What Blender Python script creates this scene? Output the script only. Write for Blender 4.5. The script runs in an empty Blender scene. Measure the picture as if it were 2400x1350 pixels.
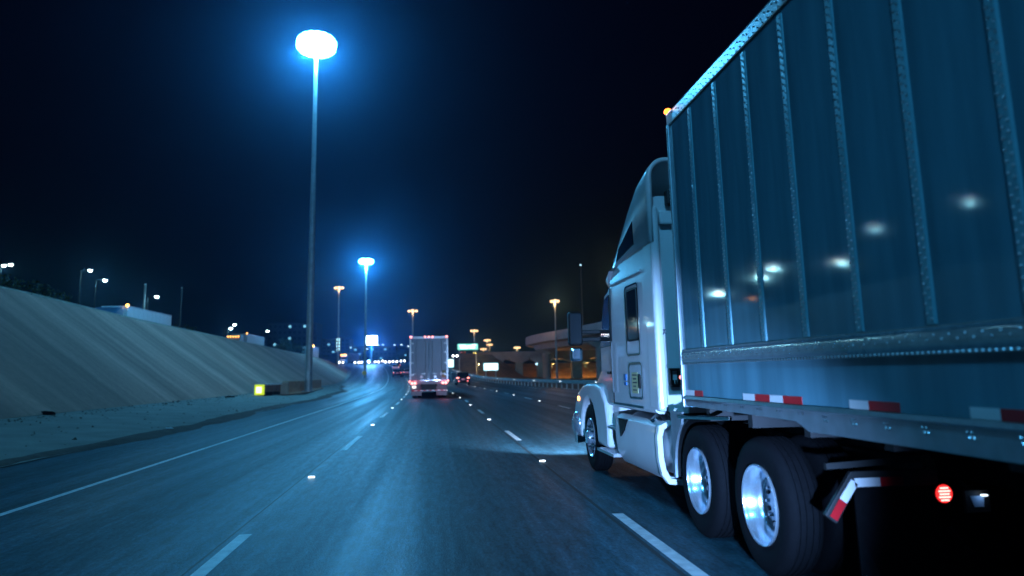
import bpy, bmesh, math, random
from mathutils import Vector, Matrix
R = math.radians
random.seed(7)
sc = bpy.context.scene
C = sc.collection

# ---------------------------------------------------------------- camera
FPX, CY, PITCH, YAW, ROLL, CAMH = 1732.4457, 584.009, .1658, .1108, .0217, 1.5466
def cam_vec(xr, yy, zr):
    x = xr*math.cos(ROLL) + zr*math.sin(ROLL); zz = -xr*math.sin(ROLL) + zr*math.cos(ROLL)
    y = yy*math.cos(PITCH) - zz*math.sin(PITCH); z = yy*math.sin(PITCH) + zz*math.cos(PITCH)
    return Vector((x*math.cos(YAW) + y*math.sin(YAW), -x*math.sin(YAW) + y*math.cos(YAW), z))
cd = bpy.data.cameras.new('camera'); cam = bpy.data.objects.new('camera', cd); C.objects.link(cam)
rx, up, fw = cam_vec(1, 0, 0), cam_vec(0, 0, 1), cam_vec(0, 1, 0)
m = Matrix.Identity(4)
for i in range(3):
    m[i][0], m[i][1], m[i][2] = rx[i], up[i], -fw[i]
m.translation = (0, 0, CAMH)
cam.matrix_world = m
cd.sensor_width = 36; cd.lens = FPX/2400*36; cd.shift_y = -(675-CY)/2400
cd.clip_start = .05; cd.clip_end = 6000
cd.dof.use_dof = True; cd.dof.focus_distance = 9.0; cd.dof.aperture_fstop = 1.1
sc.camera = cam

# ---------------------------------------------------------------- world, moon, exposure
w = bpy.data.worlds.new('World'); sc.world = w; w.use_nodes = True
nt = w.node_tree; bg = nt.nodes['Background']
sky = nt.nodes.new('ShaderNodeTexSky'); sky.sky_type = 'NISHITA'; sky.sun_disc = False
sky.sun_elevation = R(-2.5); sky.sun_rotation = R(200); sky.ozone_density = 6; sky.air_density = 1.5; sky.dust_density = 1
nt.links.new(sky.outputs[0], bg.inputs[0]); bg.inputs[1].default_value = .05
ml = bpy.data.lights.new('moon', 'SUN'); ml.energy = .012; ml.angle = R(.5); ml.color = (.45, .65, 1)
mo = bpy.data.objects.new('moon', ml); C.objects.link(mo); mo.rotation_euler = (R(50), 0, R(-60))
vs = sc.view_settings; vs.view_transform = 'Standard'; vs.look = 'None'; vs.exposure = 0; vs.gamma = 1; vs.use_curve_mapping = False
cy = sc.cycles
cy.use_denoising = True
try: cy.denoiser = 'OPENIMAGEDENOISE'
except Exception: pass
cy.max_bounces = 5; cy.diffuse_bounces = 2; cy.glossy_bounces = 4; cy.volume_bounces = 0; cy.transmission_bounces = 3
cy.sample_clamp_indirect = 2.0; cy.caustics_reflective = False; cy.caustics_refractive = False

# ---------------------------------------------------------------- materials
MATS = {}
def lin(*c):
    return tuple((x/12.92 if x <= .04045 else ((x+.055)/1.055)**2.4) for x in c)
def mat(name, base, rough=.6, metal=0., var=0., scale=6., bump=0., bscale=40., coat=0., spec=.5, rvar=0., stretch=(1, 1, 1)):
    if name in MATS: return MATS[name]
    M = bpy.data.materials.new(name); M.use_nodes = True; n = M.node_tree; b = n.nodes['Principled BSDF']
    b.inputs['Base Color'].default_value = (*base, 1); b.inputs['Roughness'].default_value = rough
    b.inputs['Metallic'].default_value = metal; b.inputs['Coat Weight'].default_value = coat
    b.inputs['Coat Roughness'].default_value = .06; b.inputs['Specular IOR Level'].default_value = spec
    if var or bump or rvar:
        tc = n.nodes.new('ShaderNodeTexCoord'); mp = n.nodes.new('ShaderNodeMapping'); mp.inputs['Scale'].default_value = stretch
        n.links.new(tc.outputs['Object'], mp.inputs[0])
        nz = n.nodes.new('ShaderNodeTexNoise'); nz.inputs['Scale'].default_value = scale; nz.inputs['Detail'].default_value = 6
        n.links.new(mp.outputs[0], nz.inputs[0])
        if var:
            mr = n.nodes.new('ShaderNodeMapRange'); mr.inputs[1].default_value = .3; mr.inputs[2].default_value = .7
            mr.inputs[3].default_value = 1-var; mr.inputs[4].default_value = 1+var
            n.links.new(nz.outputs[0], mr.inputs[0])
            mx = n.nodes.new('ShaderNodeMix'); mx.data_type = 'RGBA'; mx.blend_type = 'MULTIPLY'; mx.inputs[0].default_value = 1
            mx.inputs[6].default_value = (*base, 1); n.links.new(mr.outputs[0], mx.inputs[7]); n.links.new(mx.outputs[2], b.inputs['Base Color'])
        if rvar:
            m2 = n.nodes.new('ShaderNodeMapRange'); m2.inputs[1].default_value = .3; m2.inputs[2].default_value = .7
            m2.inputs[3].default_value = max(0, rough-rvar); m2.inputs[4].default_value = rough+rvar
            n.links.new(nz.outputs[0], m2.inputs[0]); n.links.new(m2.outputs[0], b.inputs['Roughness'])
        if bump:
            n2 = n.nodes.new('ShaderNodeTexNoise'); n2.inputs['Scale'].default_value = bscale; n2.inputs['Detail'].default_value = 5
            n.links.new(mp.outputs[0], n2.inputs[0])
            bp = n.nodes.new('ShaderNodeBump'); bp.inputs['Strength'].default_value = bump; bp.inputs['Distance'].default_value = .02
            n.links.new(n2.outputs[0], bp.inputs['Height']); n.links.new(bp.outputs[0], b.inputs['Normal'])
    MATS[name] = M; return M
def emit(name, col, strength, base=(.02, .02, .02)):
    if name in MATS: return MATS[name]
    M = bpy.data.materials.new(name); M.use_nodes = True; b = M.node_tree.nodes['Principled BSDF']
    b.inputs['Base Color'].default_value = (*base, 1); b.inputs['Emission Color'].default_value = (*col, 1)
    b.inputs['Emission Strength'].default_value = strength; b.inputs['Roughness'].default_value = .3
    MATS[name] = M; return M

white = mat('white_paint', (.74, .76, .78), .3, var=.05, scale=3, coat=.6)
trailer_paint = mat('trailer_paint', (.11, .28, .36), .06, var=.24, scale=4, coat=.3, rvar=.02, bump=.012, bscale=2.2, stretch=(1, 1, .13))
alu = mat('aluminium', (.62, .66, .70), .28, 1, var=.1, scale=14, bump=.04, bscale=60)
alu_dull = mat('aluminium_dull', (.42, .50, .56), .42, .8, var=.12, scale=9)
chrome = mat('chrome', (.82, .84, .86), .08, 1)
rimmetal = mat('polished_rim', (.70, .82, .94), .2, .82, var=.06, scale=20)
tyre_m = mat('tyre_rubber', (.0045, .005, .007), .85, spec=.12, var=.2, scale=30, bump=.1)
black = mat('black_plastic', (.006, .007, .008), .45, spec=.2)
dark_steel = mat('dark_steel', (.025, .027, .03), .6, .3, var=.2)
glass = mat('dark_glass', (.008, .009, .012), .06, coat=1)
red_tape = mat('red_tape', (.55, .012, .02), .3, coat=.4)
white_tape = mat('white_tape', (.8, .82, .85), .3, coat=.4)
yellow_p = mat('yellow_panel', (.75, .72, .06), .4, var=.08)
concrete = mat('concrete', (.42, .35, .28), .85, var=.15, scale=2, bump=.2, bscale=18)
barrier_m = mat('barrier_concrete', (.55, .28, .18), .85, var=.2, scale=2.5, bump=.2)
bridge_m = mat('bridge_concrete', (.42, .36, .36), .85, var=.15, scale=.6)
galv = mat('galvanised_steel', (.45, .5, .52), .45, .7, var=.15, scale=5)
pole_m = mat('pole_steel', (.40, .44, .46), .5, .5, var=.15, scale=3)
dirt_m = mat('dirt', (.10, .06, .045), .95, var=.35, scale=4, bump=.5, bscale=12)
soil_m = mat('soil', (.16, .10, .055), .95, var=.4, scale=.5, bump=.4, bscale=3)
veg = mat('foliage', (.035, .05, .025), .8, var=.3)
bark = mat('bark', (.05, .035, .025), .9, var=.3)
build_m = mat('facade', (.07, .08, .09), .8, var=.1)
paint_line = mat('road_paint', (.78, .82, .84), .5, var=.2, scale=8, bump=.15)
stud_m = emit('stud_glow', (.85, .95, 1), 4.5, (.8, .8, .8))  # reflective stud face; headlight return put in as emission
L_red = emit('lamp_red', (1, .2, .2), 4)
L_redhot = emit('lamp_red_hot', (1, .25, .22), 5)
L_white = emit('lamp_white', (.9, .97, 1), 14)
L_amber = emit('lamp_amber', (1, .42, .08), 9)
L_cool = emit('mast_lens_cool', (.10, .5, 1), 60)
L_warm = emit('mast_lens_warm', (1, .60, .28), 3.4)
for k in ('stud_glow', 'lamp_red', 'lamp_red_hot', 'lamp_white', 'lamp_amber', 'mast_lens_cool', 'mast_lens_warm'):
    MATS[k].cycles.emission_sampling = 'NONE'

# ---------------------------------------------------------------- mesh helpers
class MB:
    def __init__(s, off=(0, 0, 0)): s.v = []; s.f = []; s.o = Vector(off); s.uv = None
    def add(s, vs, fs):
        b = len(s.v); s.v += [Vector(p) - s.o for p in vs]; s.f += [tuple(i+b for i in q) for q in fs]; return s
    def box(s, x0, x1, y0, y1, z0, z1):
        return s.add([(x0, y0, z0), (x1, y0, z0), (x1, y1, z0), (x0, y1, z0), (x0, y0, z1), (x1, y0, z1), (x1, y1, z1), (x0, y1, z1)],
                     [(3, 2, 1, 0), (4, 5, 6, 7), (0, 1, 5, 4), (1, 2, 6, 5), (2, 3, 7, 6), (3, 0, 4, 7)])
    def bar(s, p0, p1, wx, wz, upv=(0, 0, 1)):
        p0, p1 = Vector(p0), Vector(p1); d = (p1-p0).normalized(); u = Vector(upv)
        a = d.cross(u)
        if a.length < 1e-4: a = d.cross(Vector((0, 1, 0)))
        a.normalize(); u = a.cross(d).normalized(); vs = []
        for p in (p0, p1):
            for i, j in ((-1, -1), (1, -1), (1, 1), (-1, 1)): vs.append(p + a*i*wx/2 + u*j*wz/2)
        return s.add(vs, [(3, 2, 1, 0), (4, 5, 6, 7), (0, 1, 5, 4), (1, 2, 6, 5), (2, 3, 7, 6), (3, 0, 4, 7)])
    def cyl(s, p0, p1, r0, r1=None, n=14):
        r1 = r0 if r1 is None else r1; p0, p1 = Vector(p0), Vector(p1); d = (p1-p0).normalized()
        a = d.cross(Vector((0, 0, 1)));
        if a.length < 1e-4: a = Vector((1, 0, 0))
        a.normalize(); u = a.cross(d); vs = []
        for p, r in ((p0, r0), (p1, r1)):
            for i in range(n):
                t = 2*math.pi*i/n; vs.append(p + a*math.cos(t)*r + u*math.sin(t)*r)
        fs = [(i, (i+1) % n, n+(i+1) % n, n+i) for i in range(n)] + [tuple(range(n-1, -1, -1)), tuple(range(n, 2*n))]
        return s.add(vs, fs)
    def prism(s, poly, axis, a, b):
        def P(q, t): return {'x': (t, q[0], q[1]), 'y': (q[0], t, q[1]), 'z': (q[0], q[1], t)}[axis]
        n = len(poly)
        return s.add([P(q, a) for q in poly] + [P(q, b) for q in poly],
                     [(i, (i+1) % n, n+(i+1) % n, n+i) for i in range(n)] + [tuple(range(n-1, -1, -1)), tuple(range(n, 2*n))])
    def rings(s, rings, cap=True, closed=True):
        n = len(rings[0]); vs = [p for r in rings for p in r]; fs = []
        for k in range(len(rings)-1):
            for i in range(n if closed else n-1):
                j = (i+1) % n; fs.append((k*n+i, k*n+j, (k+1)*n+j, (k+1)*n+i))
        if cap and closed: fs += [tuple(range(n-1, -1, -1)), tuple(range((len(rings)-1)*n, len(rings)*n))]
        return s.add(vs, fs)
    def lathe(s, prof, c, n=36, sx=1):
        """profile (radius, x offset) turned about the x axis through c"""
        c = Vector(c); rs = []
        for r, t in prof:
            rs.append([c + Vector((t*sx, math.cos(2*math.pi*i/n)*r, math.sin(2*math.pi*i/n)*r)) for i in range(n)])
        return s.rings(rs, cap=False)
    def ball(s, c, r, n=8, m=5, sc_=(1, 1, 1)):
        c = Vector(c); rs = []
        for k in range(1, m):
            t = math.pi*k/m
            rs.append([c + Vector((math.sin(t)*math.cos(2*math.pi*i/n)*r*sc_[0], math.sin(t)*math.sin(2*math.pi*i/n)*r*sc_[1], math.cos(t)*r*sc_[2])) for i in range(n)])
        return s.rings(rs)
    def build(s, name, material, parent=None, smooth=0, bevel=0., seg=2, solid=0.):
        me = bpy.data.meshes.new(name); me.from_pydata(s.v, [], s.f)
        if s.uv: 
            ul = me.uv_layers.new(name='UVMap')
            for lp in me.loops: ul.data[lp.index].uv = s.uv[lp.vertex_index]
        bm = bmesh.new(); bm.from_mesh(me); bmesh.ops.recalc_face_normals(bm, faces=bm.faces); bm.to_mesh(me); bm.free()
        me.materials.append(material)
        if smooth:
            me.polygons.foreach_set('use_smooth', [True]*len(me.polygons)); me.set_sharp_from_angle(angle=R(smooth))
        o = bpy.data.objects.new(name, me); C.objects.link(o); o.parent = parent
        if solid:
            q = o.modifiers.new('thickness', 'SOLIDIFY'); q.thickness = solid; q.offset = -1
        if bevel:
            q = o.modifiers.new('edge', 'BEVEL'); q.width = bevel; q.segments = seg; q.limit_method = 'ANGLE'; q.angle_limit = R(40); q.harden_normals = False
        return o
def link_copy(me_obj, parent, loc=(0, 0, 0), name=None):
    o = me_obj.copy(); C.objects.link(o); o.parent = parent; o.location = loc
    if name: o.name = name
    return o
def tag(o, label=None, cat=None, group=None, kind=None):
    if label: o['label'] = label
    if cat: o['category'] = cat
    if group: o['group'] = group
    if kind: o['kind'] = kind
    return o
def thing(name, label, cat, loc=(0, 0, 0), rotz=0, group=None):
    o = bpy.data.objects.new(name, None); C.objects.link(o); o.location = loc; o.rotation_euler = (0, 0, rotz)
    o.empty_display_size = .3
    return tag(o, label, cat, group)
def copy_tree(o, parent=None):
    c = o.copy(); C.objects.link(c); c.parent = parent
    for ch in list(o.children): copy_tree(ch, c)
    return c
def lerp_tab(tab, y):
    if y <= tab[0][0]: return tab[0][1]
    for (a, u), (b, v) in zip(tab, tab[1:]):
        if y <= b: return u + (v-u)*(y-a)/(b-a)
    return tab[-1][1]
def plight(name, loc, power, col, radius, parent):
    l = bpy.data.lights.new(name, 'POINT'); l.energy = power; l.color = col; l.shadow_soft_size = radius
    o = bpy.data.objects.new(name, l); C.objects.link(o); o.parent = parent; o.location = loc; return o
def spot(name, loc, target, power, col, ang, blend, parent=None, radius=.08):
    l = bpy.data.lights.new(name, 'SPOT'); l.energy = power; l.color = col; l.spot_size = R(ang); l.spot_blend = blend; l.shadow_soft_size = radius
    o = bpy.data.objects.new(name, l); C.objects.link(o); o.parent = parent; o.location = loc
    o.rotation_euler = (Vector(target)-Vector(loc)).to_track_quat('-Z', 'Y').to_euler(); return o

# ---------------------------------------------------------------- road shape
def cx(y): return -2.5e-4*max(0, y-35)**2
def zr(y):
    if y < 85: return 0.
    if y < 145: return 3e-4*(y-85)**2
    if y < 300: return 1.08 + .036*(y-145)
    return 6.66 + .036*(y-300) - 4e-4*(y-300)**2 if y < 400 else max(-6., 6.26-.044*(y-400))
RAIL = [(-80, 15.2), (35, 14.5), (58, 13.1), (78, 12.), (99, 11.), (128, 9.2), (170, 8.9), (600, 8.9)]
LEFT = [(-80, -8.0), (60, -8.0), (80, -8.6), (96, -10.4), (125, -12.5), (200, -14), (215, -16), (250, -26), (600, -26)]
TOE = [(-80, -13.5), (110, -13.5), (150, -16.5), (200, -22), (216, -24), (600, -24)]       # absolute x
CREST = [(-80, -21), (85, -21), (140, -22.5), (200, -26.5), (216, -28), (600, -28)]
CRZ = [(-80, 6.5), (40, 6.2), (55, 5.88), (85, 5.62), (122, 5.5), (197, 5.6), (212, 5.2), (218, 4.0)]
def toez(y): return .45 + zr(y)*.9

def strip(name, material, y0, y1, step, xs, zf, parent=None, thick=0):
    """sheet along the road: xs(y) gives the lateral positions, zf(x, y, i) the height"""
    mb = MB(); uv = []; n = int((y1-y0)/step)+1; rows = []
    for k in range(n):
        y = y0 + (y1-y0)*k/(n-1); X = xs(y)
        rows.append([(x, y, zf(x, y, i)) for i, x in enumerate(X)]); uv += [(x - cx(y), y) for x in X]
    mb.rings(rows, cap=False, closed=False); mb.uv = uv
    return mb.build(name, material, parent, smooth=60)

def uv_mat(name):
    M = bpy.data.materials.new(name); M.use_nodes = True; n = M.node_tree; b = n.nodes['Principled BSDF']
    u = n.nodes.new('ShaderNodeUVMap'); u.uv_map = 'UVMap'
    def N(t, **k):
        q = n.nodes.new(t)
        for a, v in k.items(): q.inputs[a].default_value = v
        return q
    def noise(scale, stretch, detail=5):
        mp = N('ShaderNodeMapping'); mp.inputs['Scale'].default_value = stretch; n.links.new(u.outputs[0], mp.inputs[0])
        z = N('ShaderNodeTexNoise', Scale=scale, Detail=detail); n.links.new(mp.outputs[0], z.inputs[0]); return z.outputs[0]
    def mrange(sock, a, b_, c, d):
        q = n.nodes.new('ShaderNodeMapRange'); q.inputs[1].default_value = a; q.inputs[2].default_value = b_; q.inputs[3].default_value = c; q.inputs[4].default_value = d
        n.links.new(sock, q.inputs[0]); return q.outputs[0]
    def mul(a, b_, op='MULTIPLY'):
        q = n.nodes.new('ShaderNodeMath'); q.operation = op
        for i, s_ in enumerate((a, b_)):
            if isinstance(s_, (int, float)): q.inputs[i].default_value = s_
            else: n.links.new(s_, q.inputs[i])
        return q.outputs[0]
    return M, n, b, u, noise, mrange, mul

# road concrete: tyre-polished tracks, grain, blotches
road_m, n, b, u, noise, mrange, mul = uv_mat('road_concrete')
sx = n.nodes.new('ShaderNodeSeparateXYZ'); n.links.new(u.outputs[0], sx.inputs[0])
trk = mul(mul(sx.outputs[0], 2*math.pi/1.9), 1.2, 'ADD'); cs = n.nodes.new('ShaderNodeMath'); cs.operation = 'COSINE'; n.links.new(trk, cs.inputs[0])
wear = mrange(cs.outputs[0], -1, 1, .86, 1.12)
st = mrange(noise(1, (3.2, .05, 1)), .3, .7, .72, 1.25)
bl = mrange(noise(.35, (1, .25, 1)), .3, .7, .8, 1.18)
gr = mul(mrange(noise(38, (1, .35, 1), 8), .25, .75, .4, 1.65), mrange(noise(13, (1, .16, 1), 6), .3, .7, .5, 1.5))
jt = n.nodes.new('ShaderNodeMath'); jt.operation = 'PINGPONG'; jt.inputs[1].default_value = 2.3; n.links.new(sx.outputs[1], jt.inputs[0])
jl = mrange(jt.outputs[0], .0, .012, .75, 1)
v = mul(mul(mul(wear, st), mul(bl, gr)), jl)
rmp = n.nodes.new('ShaderNodeMix'); rmp.data_type = 'RGBA'; rmp.blend_type = 'MULTIPLY'; rmp.inputs[0].default_value = 1
rmp.inputs[6].default_value = (.026, .082, .110, 1); n.links.new(v, rmp.inputs[7]); n.links.new(rmp.outputs[2], b.inputs['Base Color'])
n.links.new(mrange(mul(st, wear), .7, 1.35, .56, .40), b.inputs['Roughness']); b.inputs['Specular IOR Level'].default_value = .2
bp = n.nodes.new('ShaderNodeBump'); bp.inputs['Strength'].default_value = .6; bp.inputs['Distance'].default_value = .008
n.links.new(noise(60, (1, .6, 1), 6), bp.inputs['Height']); n.links.new(bp.outputs[0], b.inputs['Normal'])

# embankment concrete: stains that run down the slope
emb_m, n, b, u, noise, mrange, mul = uv_mat('embankment_concrete')
s1 = mrange(noise(1, (.04, .33, 1), 4), .34, .66, .70, 1.22)
s2 = mrange(noise(1, (.12, 1.5, 1), 5), .3, .7, .82, 1.18)
s3 = mrange(noise(5, (1, 1, 1), 6), .3, .7, .88, 1.1)
q = n.nodes.new('ShaderNodeMix'); q.data_type = 'RGBA'; q.blend_type = 'MULTIPLY'; q.inputs[0].default_value = 1
q.inputs[6].default_value = (.47, .235, .172, 1); n.links.new(mul(mul(s1, s2), s3), q.inputs[7]); n.links.new(q.outputs[2], b.inputs['Base Color'])
b.inputs['Roughness'].default_value = .9
bp = n.nodes.new('ShaderNodeBump'); bp.inputs['Strength'].default_value = .4; bp.inputs['Distance'].default_value = .03
n.links.new(noise(4, (1, 1, 1), 8), bp.inputs['Height']); n.links.new(bp.outputs[0], b.inputs['Normal'])

apron_m = mat('apron_concrete', (.26, .235, .20), .85, var=.2, scale=.9, bump=.25, bscale=14)
ground_m = mat('ground_soil', (.045, .04, .03), .95, var=.3, scale=.2, bump=.3, bscale=2)

# ground: one sheet following the road, flat to the right
mb = MB(); rows = []
xsg = [-760, -500, -300, -180, -120, -90, -70, -58, -48, -40, -34, -28, -22, -17, -12, -6, 0, 5, 10, 15, 19, 24, 30, 40, 60, 90, 140, 220, 400, 760]
for k in range(86):
    y = -110 + 16*k if k < 40 else 530 + (k-40)*22
    row = []
    for x in xsg:
        zc = zr(y)-.35; t = min(1, max(0, (x-cx(y)-12)/8)); row.append((x, y, zc*(1-t) + t*min(zc, -.7)))
    rows.append(row)
mb.rings(rows, cap=False, closed=False)
tag(mb.build('ground', ground_m, smooth=60), kind='structure')

road = strip('road', road_m, -70, 420, 3.5, lambda y: [lerp_tab(LEFT, y)+cx(y) + (lerp_tab(RAIL, y)-lerp_tab(LEFT, y)+.8)*i/10 for i in range(11)], lambda x, y, i: zr(y))
tag(road, kind='structure')
apron = strip('apron', apron_m, -70, 216, 2.5, lambda y: [(lerp_tab(LEFT, y)+cx(y)+.05)*(1-i/6) + (lerp_tab(TOE, y)-.4)*i/6 for i in range(7)],
              lambda x, y, i: zr(y)*(1-i/6*.1) + .045 + .43*i/6 - (.02 if i == 0 else 0) + random.uniform(-.008, .008))
tag(apron, kind='structure')
def embx(y): return [lerp_tab(TOE, y)*(1-i/10) + lerp_tab(CREST, y)*i/10 for i in range(11)]
def embz(x, y, i): return toez(y)*(1-i/10) + max(lerp_tab(CRZ, y), toez(y)+.2)*i/10 + random.uniform(-.03, .03)
emb = strip('embankment', emb_m, -70, 218, 2.0, embx, embz); tag(emb, kind='structure')
# terrace carrying the frontage road, and the hill behind it
def terz(x, y, i): return max(lerp_tab(CRZ, y) - (.75 if i > 1 else .05), zr(y)+.1)
ter = strip('terrace', ground_m, -70, 218, 6, lambda y: [lerp_tab(CREST, y)-d for d in (0, .9, 2.0, 6, 14, 24)], terz); tag(ter, kind='structure')
froad = strip('frontage_road', road_m, -70, 218, 6, lambda y: [lerp_tab(CREST, y)-d for d in (4.5, 8, 12, 16)], lambda x, y, i: terz(x, y, 3)+.03)
tag(froad, kind='structure')
HZ = [(-80, 15), (60, 14.5), (110, 12), (140, 9), (190, 8), (260, 9), (400, 7)]
hill = strip('hill', mat('hill_scrub', (.02, .022, .015), .95, var=.4, scale=.3, bump=.5, bscale=1.5), -70, 420, 7,
             lambda y: [lerp_tab(CREST, y)-d for d in (22, 30, 40, 52, 70, 110, 200)],
             lambda x, y, i: max(lerp_tab(CRZ, y)-1.2, zr(y)-.2) + (lerp_tab(HZ, y)-4)*[-.05, .25, .6, .9, 1, 1, .8][i]*(1+.22*math.sin(y*.11+i)+.12*math.sin(y*.31+2*i)))
tag(hill, kind='structure')

# parapet along the crest, in cast panels
pw = thing('parapet_wall', 'low concrete parapet along the top of the sloped embankment', 'wall', (-21, 40, 5.8))
for k in range(34):
    y0 = -40 + 7.4*k; y1 = y0 + 7.36; a, c_ = lerp_tab(CREST, y0), lerp_tab(CREST, y1)
    if y1 > 216: break
    za, zb = lerp_tab(CRZ, y0), lerp_tab(CRZ, y1); q = MB((-21, 40, 5.8))
    q.add([(a+.05, y0, za-.4), (a-.2, y0, za-.4), (c_-.2, y1, zb-.4), (c_+.05, y1, zb-.4), (a+.02, y0, za+.1), (a-.18, y0, za+.1), (c_-.18, y1, zb+.1), (c_+.02, y1, zb+.1)],
          [(3, 2, 1, 0), (4, 5, 6, 7), (0, 1, 5, 4), (1, 2, 6, 5), (2, 3, 7, 6), (3, 0, 4, 7)]).build('panel', concrete, pw, bevel=.02, seg=1)

# dirt that has gathered along the pavement edge
mb = MB(); rows = []
for k in range(240):
    y = -10 + .5*k; xo = lerp_tab(LEFT, y)+cx(y); wd = .22 + .5*abs(math.sin(k*.17)*math.sin(k*.043+1)) + random.uniform(0, .18); sh = .25*math.sin(k*.11)+random.uniform(-.06, .06)
    rows.append([(xo+wd*.6+sh, y, zr(y)+.003), (xo+wd*.3+sh, y, zr(y)+.03+random.uniform(0, .03)), (xo+sh, y, zr(y)+.06+random.uniform(0, .04)), (xo-wd*.5+sh, y, zr(y)+.075+random.uniform(0, .02)), (xo-wd+sh, y, zr(y)+.05)])
mb.rings(rows, cap=False, closed=False)
tag(mb.build('dirt', dirt_m, smooth=60), 'dark windblown dirt along the edge of the left pavement', 'dirt', kind='stuff')

mb = MB()
for k in range(1500):
    y = random.uniform(8, 130); e_ = abs(random.gauss(0, .5)) if k % 3 else random.uniform(0, 5.2); x = lerp_tab(TOE, y)+.15+e_
    f_ = (x-lerp_tab(LEFT, y)-cx(y))/(lerp_tab(TOE, y)-.4-lerp_tab(LEFT, y)-cx(y)); z = zr(y)*(1-max(0, f_)*.1)+.045+.43*max(0, min(1, f_)); r = random.uniform(.015, .05)*(1.8 if random.random() < .06 else 1)
    mb.add([(x+r*random.uniform(.7, 1.3), y, z), (x, y+r*random.uniform(.7, 1.3), z), (x-r, y, z), (x, y-r, z), (x+r*.2, y, z+r*random.uniform(.6, 1.1))], [(0, 1, 4), (1, 2, 4), (2, 3, 4), (3, 0, 4)])
tag(mb.build('gravel', mat('gravel_stone', (.12, .09, .07), .95, var=.3)), 'loose gravel and crumbs along the foot of the embankment', 'gravel', kind='stuff')
# markings: each dash, edge line and stud is a piece of the road
def marking(x, y0, y1, wd, name='lane_dash', m=paint_line, dz=.004):
    n = max(1, int((y1-y0)/4)); mb = MB(); rows = []
    for k in range(n+1):
        y = y0+(y1-y0)*k/n; rows.append([(x+cx(y)-wd/2, y, zr(y)+dz), (x+cx(y)+wd/2, y, zr(y)+dz)])
    mb.rings(rows, cap=False, closed=False); return mb.build(name, m, road)
for x, s0 in ((-1.86, 5.0), (1.93+.09, 5.25), (5.86, 7.2)):
    for k in range(-2, 18):
        y0 = s0 + 12.2*k
        if k == 0 and x < 0: y0 = 5.0
        marking(x, y0 if x > 0 else y0-.7*(k > 0), y0+3.05, .125)
for k in range(6): marking(-5.13, -30+52*k, -30+52*k+51.99, .11, 'edge_line')
for k in range(4): marking(lerp_tab(RAIL, 30+40*k)-1.9, 30+40*k, 30+40*k+39.9, .12, 'edge_line')
joint_m = mat('joint_seal', (.012, .012, .012), .6)
for x, wd in ((-1.99, .02), (1.9, .045), (5.75, .02), (-5.3, .015)): marking(x, -30, 150, wd, 'joint_seal', joint_m, .003)
sb = MB(); sb.prism([(-.05, 0), (.05, 0), (.035, .018), (-.035, .018)], 'x', -.05, .05)
stud0 = None
for x, s0 in ((-1.86, 12.25), (1.93, 13.3), (5.86, 4.1)):
    for k in range(0, 11):
        y = s0 + 12.2*k
        if stud0 is None: stud0 = o = sb.build('road_stud', white_tape, road); ln = MB().box(-.048, .048, -.06, -.03, .003, .022).build('lens', stud_m, o)
        else: o = copy_tree(stud0, road)
        o.location = (x+cx(y), y, zr(y)+.004)

# ---------------------------------------------------------------- high masts
def make_mast(label, loc, H, cool=True, power=27000, heads=6, rad=1.15, group='high mast lights', col=None, detail=True, down=0, tiers=1, big=False):
    t = thing('high_mast', label, 'light mast', loc, 0, group)
    mb = MB(); mb.cyl((0, 0, 0), (0, 0, H), .30, .13, 16); mb.build('pole', pole_m, t, smooth=40)
    if detail:
        MB().cyl((0, 0, 0), (0, 0, .06), .5, .5, 16).build('base_plate', pole_m, t)
        MB().box(-.12, .12, -.34, -.29, .9, 1.6).build('hand_hole_cover', galv, t, bevel=.01)
    hd = MB(); hd.cyl((0, 0, H-.5), (0, 0, H+.25), .2, .22, 12); n = 24
    hd.rings([[(math.cos(2*math.pi*i/n)*r, math.sin(2*math.pi*i/n)*r, z) for i in range(n)] for r, z in ((rad-.06, H-.1), (rad+.06, H-.1), (rad+.06, H), (rad-.06, H), (rad-.06, H-.1))], cap=False)
    for k in range(4): a = math.pi/2*k+.4; hd.bar((0, 0, H), (math.cos(a)*rad, math.sin(a)*rad, H-.05), .05, .05)
    hd.build('ring', galv, t)
    for tier in range(tiers):
        H_ = H + .85*tier; r_ = rad - .45*tier
        if tier: MB().cyl((0, 0, H), (0, 0, H_+.1), .12, .12, 10).build('upper_stem', galv, t)
        for k in range(heads-2*tier):
            a = 2*math.pi*k/(heads-2*tier)+.3*tier; px, py = math.cos(a)*r_, math.sin(a)*r_
            q = MB(); q.cyl((px, py, H_-.02), (px, py, H_-.38), .14, .3, 12); lo = q.build('luminaire', galv, t, smooth=40)
            MB().ball((px, py, H_-.42), (.58 if big else .46) if cool else .38, 14, 8, (1, 1, (1.25 if big else 1.1) if cool else .75)).build('lens', L_cool if cool else L_warm, lo, smooth=60)
    for s_ in (-1, 1): plight('lamp', (s_*rad*.8, -.25, H-(1.6 if cool else .95)), power/2, col or (1, .55, .24), .3, t)
    if down: spot('lamp', (0, 0, H-.9), (0, .001, 0), down, col, 110, 1.0, t, .35)
    return t
COOL = (.085, .52, 1)
make_mast('tall steel light mast with blazing blue-white head beside the embankment', (-9.85, 62, .42), 30.1, power=25000, heads=14, big=True, col=COOL)
make_mast('second blue-white light mast, farther down the road above the yellow marker', (-13.0, 150, zr(150)-.05), 23.6, power=24000, rad=1.0, col=COOL)
make_mast('blue-white light mast behind the viewpoint on the left verge', (-10.4, -27, .3), 30.0, power=29000, col=COOL)
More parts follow.
